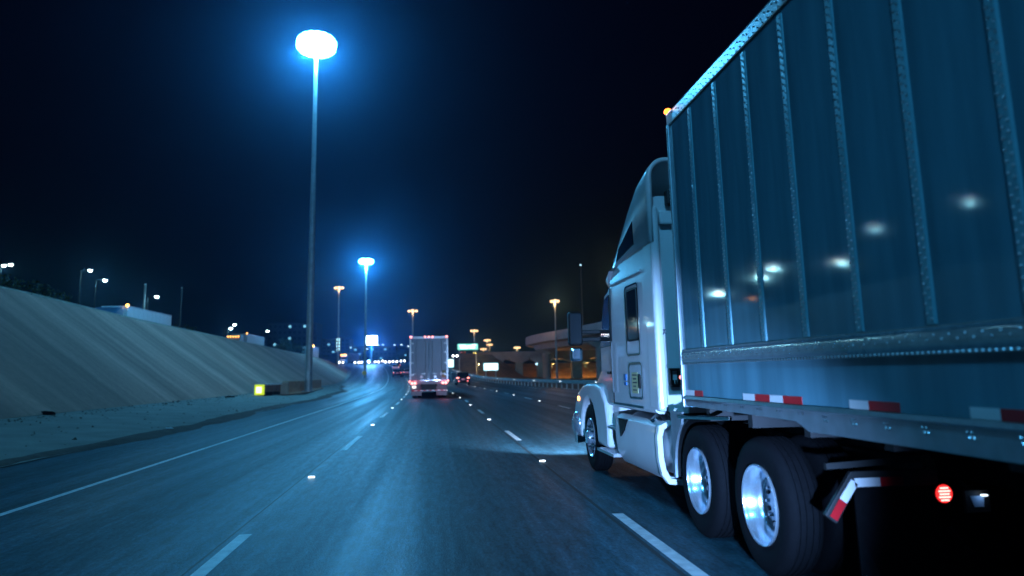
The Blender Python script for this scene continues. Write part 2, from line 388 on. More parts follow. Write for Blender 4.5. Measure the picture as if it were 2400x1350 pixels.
for lab, loc, H, pw_ in (('amber light mast left of the second blue-white mast', (-24.4, 200, 3.2), 22.1, 700),
                    ('amber light mast rising directly behind the trailer in the centre lane', (-4.9, 200, 3.0), 15.9, 500),
                    ('tall amber light mast standing above the curved flyover', (34.6, 205, -.7), 22.3, 2500),
                    ('added amber light mast, unseen behind the sleeper cab, lighting the flyover', (33, 125, -.7), 20, 1500),  # unseen mast added to brighten the flyover
                    ('amber light mast above the green overhead sign', (14.4, 250, 1), 15.2, 500),
                    ('upper one of the close pair of amber masts right of the overhead sign', (22.5, 300, .5), 14.7, 400),
                    ('lower one of the close pair of amber masts right of the overhead sign', (25.1, 322, .5), 13.7, 400),
                    ('small amber mast just left of the close pair', (22.3, 320, .5), 11.8, 300),
                    ('amber mast at the left end of the curved flyover', (34.6, 300, -.6), 12.6, 500)):
    make_mast(lab, loc, H, False, pw_, 4, .95, 'amber light masts', detail=False)

# marker post with yellow reflector at the second mast
t = thing('marker_post', 'round yellow reflector marker at the foot of the second mast', 'marker', (-12.9, 147.5, zr(147.5)))
MB().cyl((0, 0, 0), (0, 0, 1.0), .05).build('post', galv, t); q = MB().cyl((0, -.04, 1.0), (0, .02, 1.0), .42, n=18).build('reflector_disc', mat('reflector_yellow', (.95, .62, .05), .35), t)

# crash cushion and barrier at the first mast
t = thing('crash_cushion', 'crash cushion with yellow nose panel (painted glow) in front of the concrete barrier', 'crash cushion', (-11.75, 56, .33), R(-15))
q = MB(); q.box(-.36, .36, -1.35, -1.2, .06, .78); q.build('nose_panel', emit('nose_yellow_glow', (.72, .9, .04), .8, (.8, .85, .05)), t, bevel=.05)  # reflective nose, its returned light put in as emission
MB().box(-.2, .2, -1.362, -1.351, .2, .62).build('glare_patch', emit('nose_glare', (1, 1, .55), 2.2), t)  # added emissive patch stands in for the panel's bright reflection
for k in range(4): MB().box(-.36, .36, -1.18+.62*k, -.62+.62*k, .25, .74).build('cell', mat('cushion_dark', (.22, .13, .11), .7), t, bevel=.03)
for s in (-1, 1): MB().box(s*.40-.03, s*.40+.03, -1.18, 1.4, .72, .84).build('rail', white_tape, t, bevel=.015)
for yy in (-1.0, .1, 1.2): MB().box(-.34, .34, yy-.06, yy+.06, 0, .24).build('foot', dark_steel, t)
t = thing('concrete_barrier', 'brownish concrete barrier shielding the base of the tall mast', 'barrier', (-10.9, 61, .33))
bx = [(0, -10.95, 57.6), (1, -10.6, 61.6), (2, -10.75, 66), (3, -11.2, 71), (4, -11.7, 77), (5, -12.1, 84)]
for (i, xa, ya), (_, xb, yb) in zip(bx, bx[1:]):
    q = MB((-10.9, 61, .33)); rows = []
    for (x, y) in ((xa, ya), (xb - (xb-xa)*.004, yb-.02)):
        zb = .30+zr(y); rows.append([(x-.42, y, zb), (x-.40, y, zb+.12), (x-.16, y, zb+.1), (x-.12, y, zb+1.0), (x+.12, y, zb+1.0), (x+.16, y, zb+.1), (x+.40, y, zb+.12), (x+.42, y, zb)])
    q.rings(rows); q.build('segment', barrier_m, t, bevel=.02, seg=1)
MB((-10.9, 61, .33)).box(-11.4, -10.55, 57.15, 57.55, .33, 1.22).build('end_block', concrete, t, bevel=.04)

for lab, (x, y, z), s in (('flat dark scrap of tyre on the apron at the far left', (-13.6, 28.2, .44), 1.3), ('small dark scrap on the apron in front of the crash cushion', (-12.6, 49, .4), 1.), ('pale scrap on the dirt near the pavement edge', (-7.9, 24, .1), .35)):
    q = MB(); rows = []
    for k in range(9):
        a = -.6 + 1.2*k/8; rows.append([(math.sin(a)*.5*s-.0, -.1*s+random.uniform(-.03, .03), .02), (math.sin(a)*.5*s, -.05*s, .1*s*math.cos(a)+random.uniform(0, .03)), (math.sin(a)*.5*s, .08*s, .08*s*math.cos(a)), (math.sin(a)*.5*s, .14*s+random.uniform(-.03, .03), .01)])
    o = q.rings(rows).build('road_debris', white_tape if s < .5 else tyre_m); o.location = (x, y, z-.01); tag(o, lab, 'debris', 'bits of debris')

# ---------------------------------------------------------------- wheels
def wheel_parts(mb_off, c, side, dual, parent, steer=False):
    """side -1: outer face towards -x. origin of meshes at the wheel centre, object placed at c"""
    t = MB(); R0 = .51; W = .27
    def tyre(xc):
        p = [(.295, -W/2+.02), (.36, -W/2-.005), (.45, -W/2), (.487, -W/2+.015), (.505, -W/2+.04)]
        for g in (-.07, -.025, .025, .07): p += [(.51, g-.012), (.497, g-.010), (.497, g+.010), (.51, g+.012)]
        p += [(.505, W/2-.04), (.487, W/2-.015), (.45, W/2), (.36, W/2+.005), (.295, W/2-.02)]
        t.lathe([(r, x*1.0+xc) for r, x in p], (0, 0, 0), 44)
    # local x: outer face at x = side*W/2 side
    tyre(side*0)
    if dual: tyre(-side*.33)
    e = bpy.data.objects.new('wheel', None); C.objects.link(e); e.parent = parent; e.location = c
    t.build('tyre', tyre_m, e, smooth=35)
    r = MB()
    if not steer:
        pr = [(.298, .12), (.303, .137), (.297, .146), (.288, .14), (.282, .12), (.268, .10), (.262, .03), (.25, -.01), (.235, -.025), (.15, -.045), (.12, -.04), (.112, -.03), (.112, -.015), (.095, .0), (.0, .005)]
    else:
        pr = [(.298, .12), (.303, .137), (.297, .146), (.285, .135), (.27, .10), (.262, .085), (.24, .085), (.20, .11), (.16, .125), (.13, .125), (.115, .13), (.11, .185), (.09, .21), (.0, .215)]
    r.lathe([(a, side*b) for a, b in pr], (0, 0, 0), 48)
    rim = r.build('rim', rimmetal, e, smooth=32)
    hb = MB()
    for k in range(10):
        a = 2*math.pi*k/10; rr = .167; xx = (.125 if steer else -.042)
        hb.cyl((side*(xx-.01), math.cos(a)*rr, math.sin(a)*rr), (side*(xx+.045), math.cos(a)*rr, math.sin(a)*rr), .018, .015, 6)
    hb.build('lug_nuts', chrome, rim)
    hh = MB()
    for k in range(10):
        a = 2*math.pi*(k+.5)/10; rr = .205; xx = (.108 if steer else -.031)
        hh.cyl((side*(xx-.012), math.cos(a)*rr, math.sin(a)*rr), (side*(xx+.004), math.cos(a)*rr, math.sin(a)*rr), .022, n=10)
    hh.build('hand_holes', black, rim)
    return e

# ---------------------------------------------------------------- near tractor unit
T0 = (3.705, 9.0, 0)
tr = thing('tractor_unit', 'white long-nose tractor unit with sleeper cab pulling the big trailer on the right', 'truck', T0)
def TB(): return MB(T0)
def rrect(xc, w_, z0, z1, r, y, n=6, rb=.05):
    pts = []
    for cx_, cz_, a0, rr in ((xc+w_-r, z1-r, 0, r), (xc-w_+r, z1-r, 90, r), (xc-w_+rb, z0+rb, 180, rb), (xc+w_-rb, z0+rb, 270, rb)):
        for k in range(n+1):
            a = R(a0 + 90*k/n); pts.append((cx_+math.cos(a)*rr, y, cz_+math.sin(a)*rr))
    return pts
XC = 3.705
q = TB(); q.rings([rrect(XC, 1.225, 1.06, zt, .16, y) for y, zt in ((8.19, 3.55), (9.0, 3.45), (9.4, 3.28), (9.8, 3.05), (10.05, 2.9))]); q.build('sleeper_body', white, tr, smooth=35)
q = TB(); q.rings([rrect(XC, w_, 1.06, zt, .2, y) for y, w_, zt in ((10.06, 1.215, 2.88), (10.3, 1.21, 2.8), (10.6, 1.18, 2.5), (11.15, 1.13, 1.95), (11.2, 1.12, 1.9))]); cabf = q.build('cab_body', white, tr, smooth=35)
# roof fairing: open at the back
rows = []
for y, w_, zt, r, zl in ((8.02, 1.235, 3.97, .22, 2.98), (8.12, 1.24, 3.98, .26, 2.98), (8.56, 1.24, 3.93, .32, 2.98), (9.0, 1.24, 3.73, .34, 2.97), (9.42, 1.235, 3.49, .34, 2.95), (9.86, 1.225, 3.21, .3, 2.9), (10.15, 1.2, 3.02, .25, 2.82), (10.3, 1.17, 2.92, .2, 2.8)):
    a = [(XC-w_, y, zl)]
    for k in range(9): t_ = R(180-90*k/8); a.append((XC-w_+r+math.cos(t_)*r, y, zt-r+math.sin(t_)*r))
    b_ = [(2*XC-p[0], p[1], p[2]) for p in reversed(a)]; rows.append(a+b_)
fairing = TB().rings(rows, cap=False, closed=False).build('roof_fairing', white, tr, smooth=40, solid=.05)
q = TB(); q.box(XC-1.0, XC+1.0, 8.06, 8.18, 3.42, 3.6); q.build('roof_support', dark_steel, tr, bevel=.02)
q = TB(); q.box(2.62, 2.95, 8.1, 8.18, 3.2, 3.36); q.build('fairing_panel', white, tr, bevel=.02)
for s in (1, -1):
    X = lambda x: x if s == 1 else 2*XC-x
    def bx2(q, x0, x1, *r): return q.box(min(X(x0), X(x1)), max(X(x0), X(x1)), *r)
    q = TB(); bx2(q, 2.474, 2.585, 8.02, 8.40, 1.09, 3.4); q.build('side_extender', white, tr, bevel=.045, seg=3)
    # fender and hood side
    cyw, czw, rr = 11.9, .51, .61
    arc = [(cyw+math.cos(R(a))*rr, czw+math.sin(R(a))*rr) for a in range(-4, 184, 12)]
    poly = [(13.02, .47), (13.06, .8), (12.95, 1.02), (12.7, 1.2), (12.3, 1.32), (11.9, 1.36), (11.4, 1.36), (11.0, 1.3), (10.72, 1.12), (10.60, .8), (10.6, .46), (11.24, .46)]
    poly = [(13.02, .47)] + poly[1:] + list(reversed(arc[:-1]))
    q = TB(); q.prism(poly, 'x', X(2.49), X(2.95)); q.build('front_fender', white, tr, bevel=.05, seg=3, smooth=30)
    q = TB(); bx2(q, 2.60, 2.9, 10.3, 11.1, .6, 1.06); q.build('cowl_panel', white, tr, bevel=.04)
    # doors with dark windows
    d = TB(); d.add([(X(2.478), 10.08, 1.1), (X(2.56), 11.12, 1.1), (X(2.56), 11.12, 1.95), (X(2.50), 10.5, 2.62), (X(2.478), 10.08, 2.66), (X(2.53), 10.08, 1.1), (X(2.62), 11.12, 1.1), (X(2.62), 11.12, 1.95), (X(2.56), 10.5, 2.62), (X(2.53), 10.08, 2.66)],
                    [(0, 1, 2, 3, 4), (9, 8, 7, 6, 5), (0, 5, 6, 1), (1, 6, 7, 2), (2, 7, 8, 3), (3, 8, 9, 4), (4, 9, 5, 0)]); door = d.build('door', white, tr, bevel=.015)
    d = TB(); d.add([(X(2.462), 10.12, 1.88), (X(2.52), 11.0, 1.88), (X(2.49), 10.5, 2.56), (X(2.462), 10.12, 2.6), (X(2.5), 10.12, 1.88), (X(2.56), 11.0, 1.88), (X(2.53), 10.5, 2.56), (X(2.5), 10.12, 2.6)],
                    [(0, 1, 2, 3), (7, 6, 5, 4), (0, 4, 5, 1), (1, 5, 6, 2), (2, 6, 7, 3), (3, 7, 4, 0)]); d.build('door_window', glass, door, bevel=.01)
    d = TB(); bx2(d, 2.47, 2.5, 10.2, 10.4, 1.5, 1.54); d.build('handle', black, door, bevel=.008)
    # sleeper side windows
    p4 = [(9.60, 2.965), (9.42, 3.13), (8.72, 3.36), (8.69, 3.06)]
    q = TB(); q.prism(p4, 'x', X(2.458), X(2.476)); q.build('upper_window', glass, tr, bevel=.01)
    def rring(y0, y1, z0, z1, r, n=5):
        o_ = []
        for yy, zz, a0 in ((y1-r, z1-r, 0), (y0+r, z1-r, 90), (y0+r, z0+r, 180), (y1-r, z0+r, 270)):
            for k in range(n+1): a = R(a0+90*k/n); o_.append((yy+math.cos(a)*r, zz+math.sin(a)*r))
        return o_
    def frame(y0, y1, z0, z1, r, th, x0, x1, nm, mt, par):
        A = rring(y0, y1, z0, z1, r); B = rring(y0+th, y1-th, z0+th, z1-th, max(.01, r-th)); g = TB(); n_ = len(A)
        vs = [(x0, *p) for p in A] + [(x0, *p) for p in B] + [(x1, *p) for p in A] + [(x1, *p) for p in B]; fs = []
        for i in range(n_):
            j = (i+1) % n_; fs += [(i, j, n_+j, n_+i), (i, j, 2*n_+j, 2*n_+i), (n_+i, n_+j, 3*n_+j, 3*n_+i)]
        return g.add(vs, fs).build(nm, mt, par)
    wf = frame(8.62, 9.24, 1.72, 2.60, .07, .022, X(2.462), X(2.485), 'window_surround', chrome, tr)
    q = TB(); q.prism(rring(8.70, 9.15, 1.92, 2.53, .05), 'x', X(2.463), X(2.477)); q.build('lower_window', glass, tr)
    frame(8.685, 9.165, 1.90, 2.545, .055, .02, X(2.46), X(2.478), 'window_gasket', black, wf)
    hf = frame(8.60, 9.20, 1.20, 1.64, .07, .022, X(2.462), X(2.485), 'luggage_door_frame', chrome, tr)
    q = TB(); q.prism(rring(8.63, 9.17, 1.23, 1.61, .05), 'x', X(2.467), X(2.478)); hdoor = q.build('luggage_door', mat('door_grey', (.5, .55, .58), .4, var=.1), tr)
    q = TB(); bx2(q, 2.462, 2.466, 8.80, 9.06, 1.27, 1.52); q.build('sticker', mat('sticker_cream', (.62, .58, .30), .5, var=.1), hdoor)
    for k, (ya, yb) in enumerate(((8.83, 9.03), (8.86, 9.0), (8.83, 9.02), (8.88, 9.0), (8.84, 9.02))):
        q = TB(); z0 = 1.48-.045*k; bx2(q, 2.4605, 2.4615, ya, yb, z0, z0+.018); q.build('print_line', mat('print_dark', (.10, .12, .10), .6), hdoor)
    q = TB(); bx2(q, 2.445, 2.466, 8.67, 8.72, 1.33, 1.5); q.build('latch', black, hdoor, bevel=.008)
    q = TB(); bx2(q, 2.466, 2.479, 9.36, 9.46, 1.42, 1.50); bx2(q, 2.466, 2.479, 9.36, 9.46, 1.36, 1.40); q.build('sticker', mat('sticker_blue', (.03, .16, .4), .4), tr)
    q = TB()
    for k in range(34): bx2(q, 2.462, 2.479, 8.6+.042*k, 8.624+.042*k, 1.10, 1.125)
    q.build('trim_strip', chrome, tr)
    q = TB(); bx2(q, 2.459, 2.479, 8.5, 10.04, 2.70, 2.725); q.build('body_seam', alu_dull, tr, bevel=.006)
    # tank skirt, its rear trim, vent, tank
    prof = [(2.56, .985), (2.485, .93), (2.465, .82), (2.47, .60), (2.50, .45), (2.58, .345), (2.70, .33), (2.70, .37), (2.60, .39), (2.54, .48), (2.51, .61), (2.505, .82), (2.53, .91), (2.60, .95)]
    prof = [(X(a), b_) for a, b_ in prof]
    q = TB(); q.prism(prof, 'y', 8.16, 10.02); sk = q.build('tank_skirt', white, tr, smooth=35, bevel=.01)
    prof2 = [(X(XC-(XC-(x if s == 1 else 2*XC-x))*1.0) if False else x, z) for x, z in prof]
    q = TB(); q.prism([(X(a), b_) for a, b_ in [(2.60, 1.0), (2.47, .94), (2.445, .82), (2.45, .58), (2.48, .42), (2.55, .32), (2.76, .30), (2.76, .36), (2.58, .38), (2.53, .48), (2.51, .61), (2.505, .82), (2.53, .90), (2.62, .95)]], 'y', 8.06, 8.165); q.build('skirt_trim', mat('trim_white', (.85, .85, .86), .35), tr, smooth=35, bevel=.012)
    q = TB(); q.prism([(9.78, .93), (9.42, .93), (9.50, .80), (9.72, .70)], 'x', X(2.452), X(2.5)); q.build('skirt_vent', black, sk)
    q = TB(); q.cyl((X(2.86), 7.82, .69), (X(2.86), 9.9, .69), .335, n=32); q.build('fuel_tank', mat('tank_white', (.6, .64, .70), .3, .3), tr, smooth=40, bevel=.03)
    q = TB(); q.cyl((X(2.58), 8.42, .95), (X(2.52), 8.42, 1.015), .06, .055, 16); q.build('fuel_cap', chrome, tr, bevel=.008)
    q = TB(); bx2(q, 2.470, 2.479, 10.045, 10.062, 1.1, 2.68); q.build('door_seam', black, tr)
    q = TB(); q.bar((X(2.45), 9.98, 1.25), (X(2.45), 9.98, 1.95), .02, .02); q.bar((X(2.45), 9.98, 1.26), (X(2.48), 9.98, 1.26), .02, .02); q.bar((X(2.45), 9.98, 1.94), (X(2.48), 9.98, 1.94), .02, .02); q.build('grab_handle', chrome, tr)
    # steps
    for z0, x0, ya, yb in ((.40, 2.43, 10.04, 11.05), (.74, 2.50, 10.1, 10.62)):
        q = TB(); bx2(q, x0, 2.8, ya, yb, z0, z0+.035)
        for i in range(14): bx2(q, x0+.02, x0+.2, ya+.03+(yb-ya-.06)*i/14, ya+.045+(yb-ya-.06)*i/14, z0+.035, z0+.043)
        q.build('step', alu, tr)
    q = TB(); bx2(q, 2.62, 2.66, 10.04, 10.6, .43, .95); q.build('step_backing', alu_dull, tr)
    # mirrors
    q = TB(); bx2(q, 2.06, 2.27, 11.0, 11.16, 1.93, 2.44); mr_ = q.build('mirror', black, tr, bevel=.04, seg=3)
    q = TB(); bx2(q, 2.085, 2.245, 10.99, 11.0, 1.97, 2.40); q.build('mirror_glass', mat('mirror_glass', (.02, .025, .03), .1, 0), mr_)
    q = TB(); bx2(q, 2.08, 2.26, 11.0, 11.12, 1.70, 1.90); q.build('spot_mirror', mat('mirror_silver', (.5, .6, .7), .12, 1), mr_, bevel=.04, seg=3)
    q = TB()
    for zz in (2.02, 2.13): q.bar((X(2.26), 11.08, zz), (X(2.62), 10.95, zz), .05, .06)
    q.build('mirror_arm', black, mr_, bevel=.01)
    # quarter fender over the first drive wheel
    a0 = [(7.0+math.cos(R(a))*.575, .51+math.sin(R(a))*.575) for a in range(0, 62, 6)] ; a0 = [(7.0+math.cos(R(a))*.60, .51+math.sin(R(a))*.60) for a in range(55, -6, -6)]
    q = TB(); q.prism([(7.66, .46), (7.66, 1.12), (7.3, 1.125)] + a0, 'x', X(2.475), X(2.50)); q.build('quarter_fender', alu_dull, tr)
    ar = [(7.0+math.cos(R(a))*.60, .51+math.sin(R(a))*.60) for a in range(-4, 96, 8)]; ar2 = [(7.0+math.cos(R(a))*.575, .51+math.sin(R(a))*.575) for a in range(92, -5, -8)]
    q = TB(); q.prism(ar+ar2, 'x', X(2.50), X(3.10)); q.build('wheel_arch', black, tr)
    q = TB(); q.bar((X(2.465), 7.35, 1.075), (X(2.465), 6.05, 1.135), .03, .035); q.build('fender_edge', chrome, tr, bevel=.008)
    # mud flap hanger with reflective tape, flap and tail lamp
    hg = TB(); hg.bar((X(2.53), 4.72, .61), (X(2.71), 4.72, .80), .03, .085, (0, 1, 0)); hg.bar((X(2.70), 4.72, .80), (X(3.30), 4.72, .80), .085, .03, (0, 1, 0))
    hg = TB(); hg.prism([(X(2.50), .605), (X(2.575), .55), (X(2.73), .765), (X(3.3), .765), (X(3.3), .87), (X(2.70), .87)], 'y', 4.70, 4.74); hang = hg.build('mud_flap_hanger', dark_steel, tr, bevel=.006)
    for (x0, z0, x1, z1), mm in (((2.55, .585, 2.625, .69), red_tape), ((2.625, .69, 2.715, .805), white_tape), ((2.715, .80, 2.89, .80), white_tape), ((2.89, .80, 3.05, .80), red_tape)):
        q = TB(); q.bar((X(x0), 4.694, z0), (X(x1), 4.694, z1), .006, .052, (0, 1, 0)) if False else q.bar((X(x0), 4.694, z0), (X(x1), 4.694, z1), .055, .008, (0, 1, 0)); q.build('reflective_tape', mm, hang)
    q = TB(); bx2(q, 2.72, 3.30, 4.715, 4.73, .12, .78); q.build('mud_flap', tyre_m, tr)
    q = TB(); q.bar((X(2.56), 4.76, .9), (X(3.3), 4.76, .93), .03, .04); q.build('flap_stay', dark_steel, tr)
    q = TB(); q.cyl((X(3.32), 4.69, .71), (X(3.32), 4.74, .71), .062, n=24); tl = q.build('tail_lamp', mat('lens_red', (.5, .01, .01), .3), tr)
    q = TB(); q.cyl((X(3.32), 4.684, .71), (X(3.32), 4.69, .71), .056, n=24); q.build('lens', emit('tail_glow', (1, .03, .03), 1.6, (.4, .01, .01)), tl)
    for k, hw in enumerate((.028, .04, .034, .04, .028)):
        q = TB(); q.box(X(3.32)-hw, X(3.32)+hw, 4.680, 4.683, .703+.019*(k-2), .713+.019*(k-2)); q.build('led_bar', L_redhot, tl)
    # headlamps and marker
    q = TB(); q.ball((X(2.75), 12.88, 1.0), .16, 12, 8, (1, .8, .7)); q.build('headlamp', L_white, tr, smooth=60)
    q = TB(); bx2(q, 2.478, 2.5, 12.55, 12.68, 1.06, 1.13); q.build('side_marker', L_amber, tr, bevel=.01)
    # wheels
    wheel_parts(T0, (X(2.63)-T0[0], 5.68-9, .51), -s, True, tr); wheel_parts(T0, (X(2.63)-T0[0], 7.0-9, .51), -s, True, tr)
    wheel_parts(T0, (X(2.66)-T0[0], 11.9-9, .51), -s, False, tr, True)
    spot('headlight', (X(2.75)-T0[0], 13.1-9, 1.0), (X(2.6)-T0[0], 23-9, -.35), 4200, (.5, .68, 1), 78, 1.0, tr)
q = TB(); q.rings([rrect(XC, w_, .7, zt, .18, y) for y, w_, zt in ((10.95, 1.08, 1.86), (11.5, 1.06, 1.68), (12.2, 1.0, 1.46), (12.8, .9, 1.22), (13.08, .8, 1.0))]); q.build('hood', white, tr, smooth=35)
q = TB(); q.box(XC-.55, XC+.55, 13.08, 13.12, .6, 1.1); q.build('grille', chrome, tr, bevel=.03)
rows = []
for k in range(13):
    a = -1+2*k/12; x_ = XC+a*1.26; yb = 13.32-.5*abs(a)**4; rows.append([(x_, yb-.0, .36), (x_, yb+.06, .5), (x_, yb+.05, .68), (x_, yb-.02, .8), (x_, yb-.2, .8), (x_, yb-.2, .36)])
TB().rings(rows).build('bumper', chrome, tr, smooth=50)
q = TB(); q.ball((2.50, 12.78, .68), .21, 16, 10, (.5, 1, 1)); q.build('bumper_end', rimmetal, tr, smooth=60)
q = TB(); q.add([(XC-1.02, 10.45, 2.68), (XC+1.02, 10.45, 2.68), (XC+1.08, 11.16, 1.97), (XC-1.08, 11.16, 1.97), (XC-1.02, 10.4, 2.6), (XC+1.02, 10.4, 2.6), (XC+1.08, 11.1, 1.9), (XC-1.08, 11.1, 1.9)], [(0, 1, 2, 3), (7, 6, 5, 4), (0, 4, 5, 1), (1, 5, 6, 2), (2, 6, 7, 3), (3, 7, 4, 0)]); q.build('windshield', glass, tr)
for x_ in (3.28, 4.13): TB().box(x_-.045, x_+.045, 4.75, 12.7, .66, .92).build('frame_rail', dark_steel, tr)
for yy in (5.68, 7.0, 11.9): TB().cyl((2.8, yy, .51), (4.6, yy, .51), .09, n=12).build('axle', dark_steel, tr)
q = TB(); q.box(3.2, 4.2, 5.8, 6.9, .95, 1.05); q.build('fifth_wheel', dark_steel, tr, bevel=.03)
q = TB(); q.box(3.1, 4.3, 9.0, 11.8, .45, .95); q.build('engine_and_transmission', dark_steel, tr)
q = TB(); q.box(2.9, 4.5, 7.4, 8.46, .86, .95); q.build('deck_plate', alu_dull, tr)
# rear wall fittings
g = TB(); A = [(2.655, 1.37), (2.775, 1.37), (2.785, 1.55), (2.645, 1.55)]
g.box(2.65, 2.675, 8.12, 8.189, 1.37, 1.56); g.box(2.745, 2.77, 8.12, 8.189, 1.37, 1.56); g.box(2.65, 2.77, 8.13, 8.189, 1.53, 1.56); g.box(2.665, 2.755, 8.13, 8.189, 1.35, 1.385); g.box(2.69, 2.70, 8.14, 8.189, 1.38, 1.43); g.box(2.72, 2.73, 8.14, 8.189, 1.38, 1.43)
g.build('hose_bracket', black, tr, bevel=.008)
g = TB(); g.bar((2.555, 8.012, 1.98), (2.59, 8.012, 1.985), .006, .012); g.bar((2.557, 8.012, 1.93), (2.575, 8.012, 1.98), .006, .012); g.bar((2.575, 8.012, 1.955), (2.59, 8.012, 1.94), .006, .012); g.build('printed_mark', mat('print_ink', (.03, .05, .08), .5), tr)
g = TB(); g.bar((2.62, 8.3, 1.12), (2.62, 8.0, .98), .03, .03); g.bar((2.7, 8.2, 1.06), (2.75, 7.6, .98), .03, .03); g.build('air_lines', dark_steel, tr)
g = TB(); g.prism([(3.51, .685), (3.61, .685), (3.60, .615), (3.535, .615)], 'y', 4.70, 4.705); npl = g.build('number_plate', mat('plate_blue', (.35, .5, .7), .4), tr)
g = TB(); g.box(3.575, 3.61, 4.665, 4.69, .687, .696); g.build('plate_lamp', emit('plate_lamp', (.7, .85, 1), 2.5), npl)
g = TB(); g.box(3.48, 3.65, 4.705, 4.73, .58, .72); g.bar((3.56, 4.73, .7), (3.56, 4.9, .8), .03, .03); g.build('plate_bracket', dark_steel, npl)
plight('plate_light', (3.575-T0[0], 4.66-T0[1], .68), .035, (.2, .5, 1), .01, tr)

# ---------------------------------------------------------------- near trailer
S0 = (3.705, -1.0, 0)
tl_ = thing('box_trailer', 'tall grey-blue riveted box trailer filling the right side', 'trailer', S0)
def SB(): return MB(S0)
PX, PF, PR, SP = 2.41, 7.0, -9.2, .6096
pan = SB(); pan.box(PX, PX+.03, PF-.30-SP+.002, PF-.30-.002, 1.70, 3.985); pan.v = [v_+Vector((0, .30, 0)) for v_ in pan.v]
def rivet_mesh(pts, r=.009, hgt=.006, nx=-1):
    q = SB()
    for y, z in pts:
        b_ = [(PX-.0135, y+math.cos(math.pi/3*k)*r, z+math.sin(math.pi/3*k)*r) for k in range(6)]
        c_ = [(PX-.0135-hgt*.75, y+math.cos(math.pi/3*k)*r*.6, z+math.sin(math.pi/3*k)*r*.6) for k in range(6)]
        q.add(b_+c_+[(PX-.0135-hgt, y, z)], [(k, (k+1) % 6, 6+(k+1) % 6, 6+k) for k in range(6)] + [(6+k, 6+(k+1) % 6, 12) for k in range(6)])
    return q
rib = SB(); rib.prism([(PX+.001, PF-.036), (PX-.006, PF-.034), (PX-.013, PF-.026), (PX-.013, PF+.026), (PX-.006, PF+.034), (PX+.001, PF+.036)], 'z', 1.735, 3.955)
rv = rivet_mesh([(PF+(.016 if k % 2 else -.016), 1.76+.0246*k) for k in range(89)])
pan0 = rib0 = None
for k in range(27):
    yo = -SP*k
    if PF+yo-SP < PR-.2: break
    if pan0 is None: pan0 = pan.build('side_panel', trailer_paint, tl_)
    else: link_copy(pan0, tl_, (0, yo, 0))
    if k:
        if rib0 is None:
            rib0 = rib.build('rib', mat('rib_paint', (.17, .42, .50), .3, .2, var=.1, scale=5), tl_); rib0.location = (0, yo, 0)
            rv0 = rv.build('rivets', alu, rib0); rv0['kind'] = 'stuff'
        else:
            o = link_copy(rib0, tl_, (0, yo, 0)); o2 = link_copy(rv0, o)
arc_ = [(PX-.016-.008*math.cos(R(-80+160*k/10)), 1.66+.056*math.sin(R(-80+160*k/10))) for k in range(11)]
q = SB(); q.prism([(PX+.002, 1.588), (PX-.022, 1.590), (PX-.022, 1.602)] + arc_ + [(PX-.018, 1.718), (PX-.018, 1.727), (PX+.002, 1.728)], 'y', PR, PF-.04); band = q.build('rub_band', mat('band_metal', (.52, .66, .74), .12, .72, var=.14, scale=18, bump=.04, bscale=9), tl_, smooth=30)
o = rivet_mesh([(PF-.08-.053*k, 1.682 - (.022 if k % 2 else 0)) for k in range(300)], .007, .005); o.v = [v_+Vector((-.0095, 0, 0)) for v_ in o.v]; o = o.build('rivets', alu, band); o['kind'] = 'stuff'
o = rivet_mesh([(PF-.07-.04*k, 1.6) for k in range(400)], .008, .006); o.v = [v_+Vector((-.0085, 0, 0)) for v_ in o.v]; o = o.build('edge_rivets', alu, band); o['kind'] = 'stuff'
SB().box(PX+.0005, PX+.03, PR, PF-.03, 1.285, 1.6).build('lower_panel', trailer_paint, tl_)
poly = [(PF-.01, 1.205), (5.1, 1.195), (4.78, 1.19), (4.62, 1.135), (PR, 1.135), (PR, 1.285), (PF-.01, 1.285)]
q = SB(); q.prism(poly, 'x', PX-.012, PX+.04); br = q.build('bottom_rail', alu_dull, tl_)
q = SB(); q.prism([(PX-.03, 1.272), (PX-.012, 1.262), (PX+.01, 1.262), (PX+.01, 1.298), (PX-.022, 1.296)], 'y', PR, PF-.01); q.build('rail_lip', alu, br)
pts = []
for k in range(52):
    y = 6.9-.31*k
    pts += [(y, 1.24), (y-.03, 1.24), (y-.012, 1.215), (y-.042, 1.215)] if y < 4.5 else [(y, 1.245), (y-.05, 1.245)]
for k in range(30): pts.append((6.92-.03*k, 1.255))
o = rivet_mesh(pts, .009, .007).build('bolts', alu, br); o['kind'] = 'stuff'
segs = [(6.965, 6.71, 0), (6.708, 6.50, 1), (5.63, 5.42, 0), (5.418, 5.17, 1), (5.168, 4.97, 0), (4.968, 4.70, 1), (4.14, 3.95, 0), (3.948, 3.67, 1), (3.16, 2.98, 0), (2.978, 2.70, 1), (2.2, 2.0, 0), (1.998, 1.72, 1), (.7, .5, 0), (.498, .22, 1), (-.8, -1, 0), (-1.002, -1.28, 1)]
for a, b_, c_ in segs: SB().box(PX-.0025, PX, b_, a, 1.3, 1.352).build('reflective_tape', red_tape if c_ else white_tape, tl_)
q = SB(); q.prism([(PX-.012, 3.99), (PX-.016, 4.0), (PX-.016, 4.10), (PX-.004, 4.125), (PX+.08, 4.13), (PX+.08, 3.99)], 'y', PR, PF); tp = q.build('top_rail', alu, tl_)
o = rivet_mesh([(PF-.05-.061*k, 4.075-.022*(k % 2)) for k in range(260)] + [(PF-.05-.08*k, 4.015) for k in range(200)], .008, .006)
o.v = [v_+Vector((-.003, 0, 0)) for v_ in o.v]; o = o.build('rivets', alu_dull, tp); o['kind'] = 'stuff'
SB().box(PX-.03, PX+.03, PF-.045, PF+.004, 1.19, 4.0).build('corner_post', alu_dull, tl_, bevel=.012)
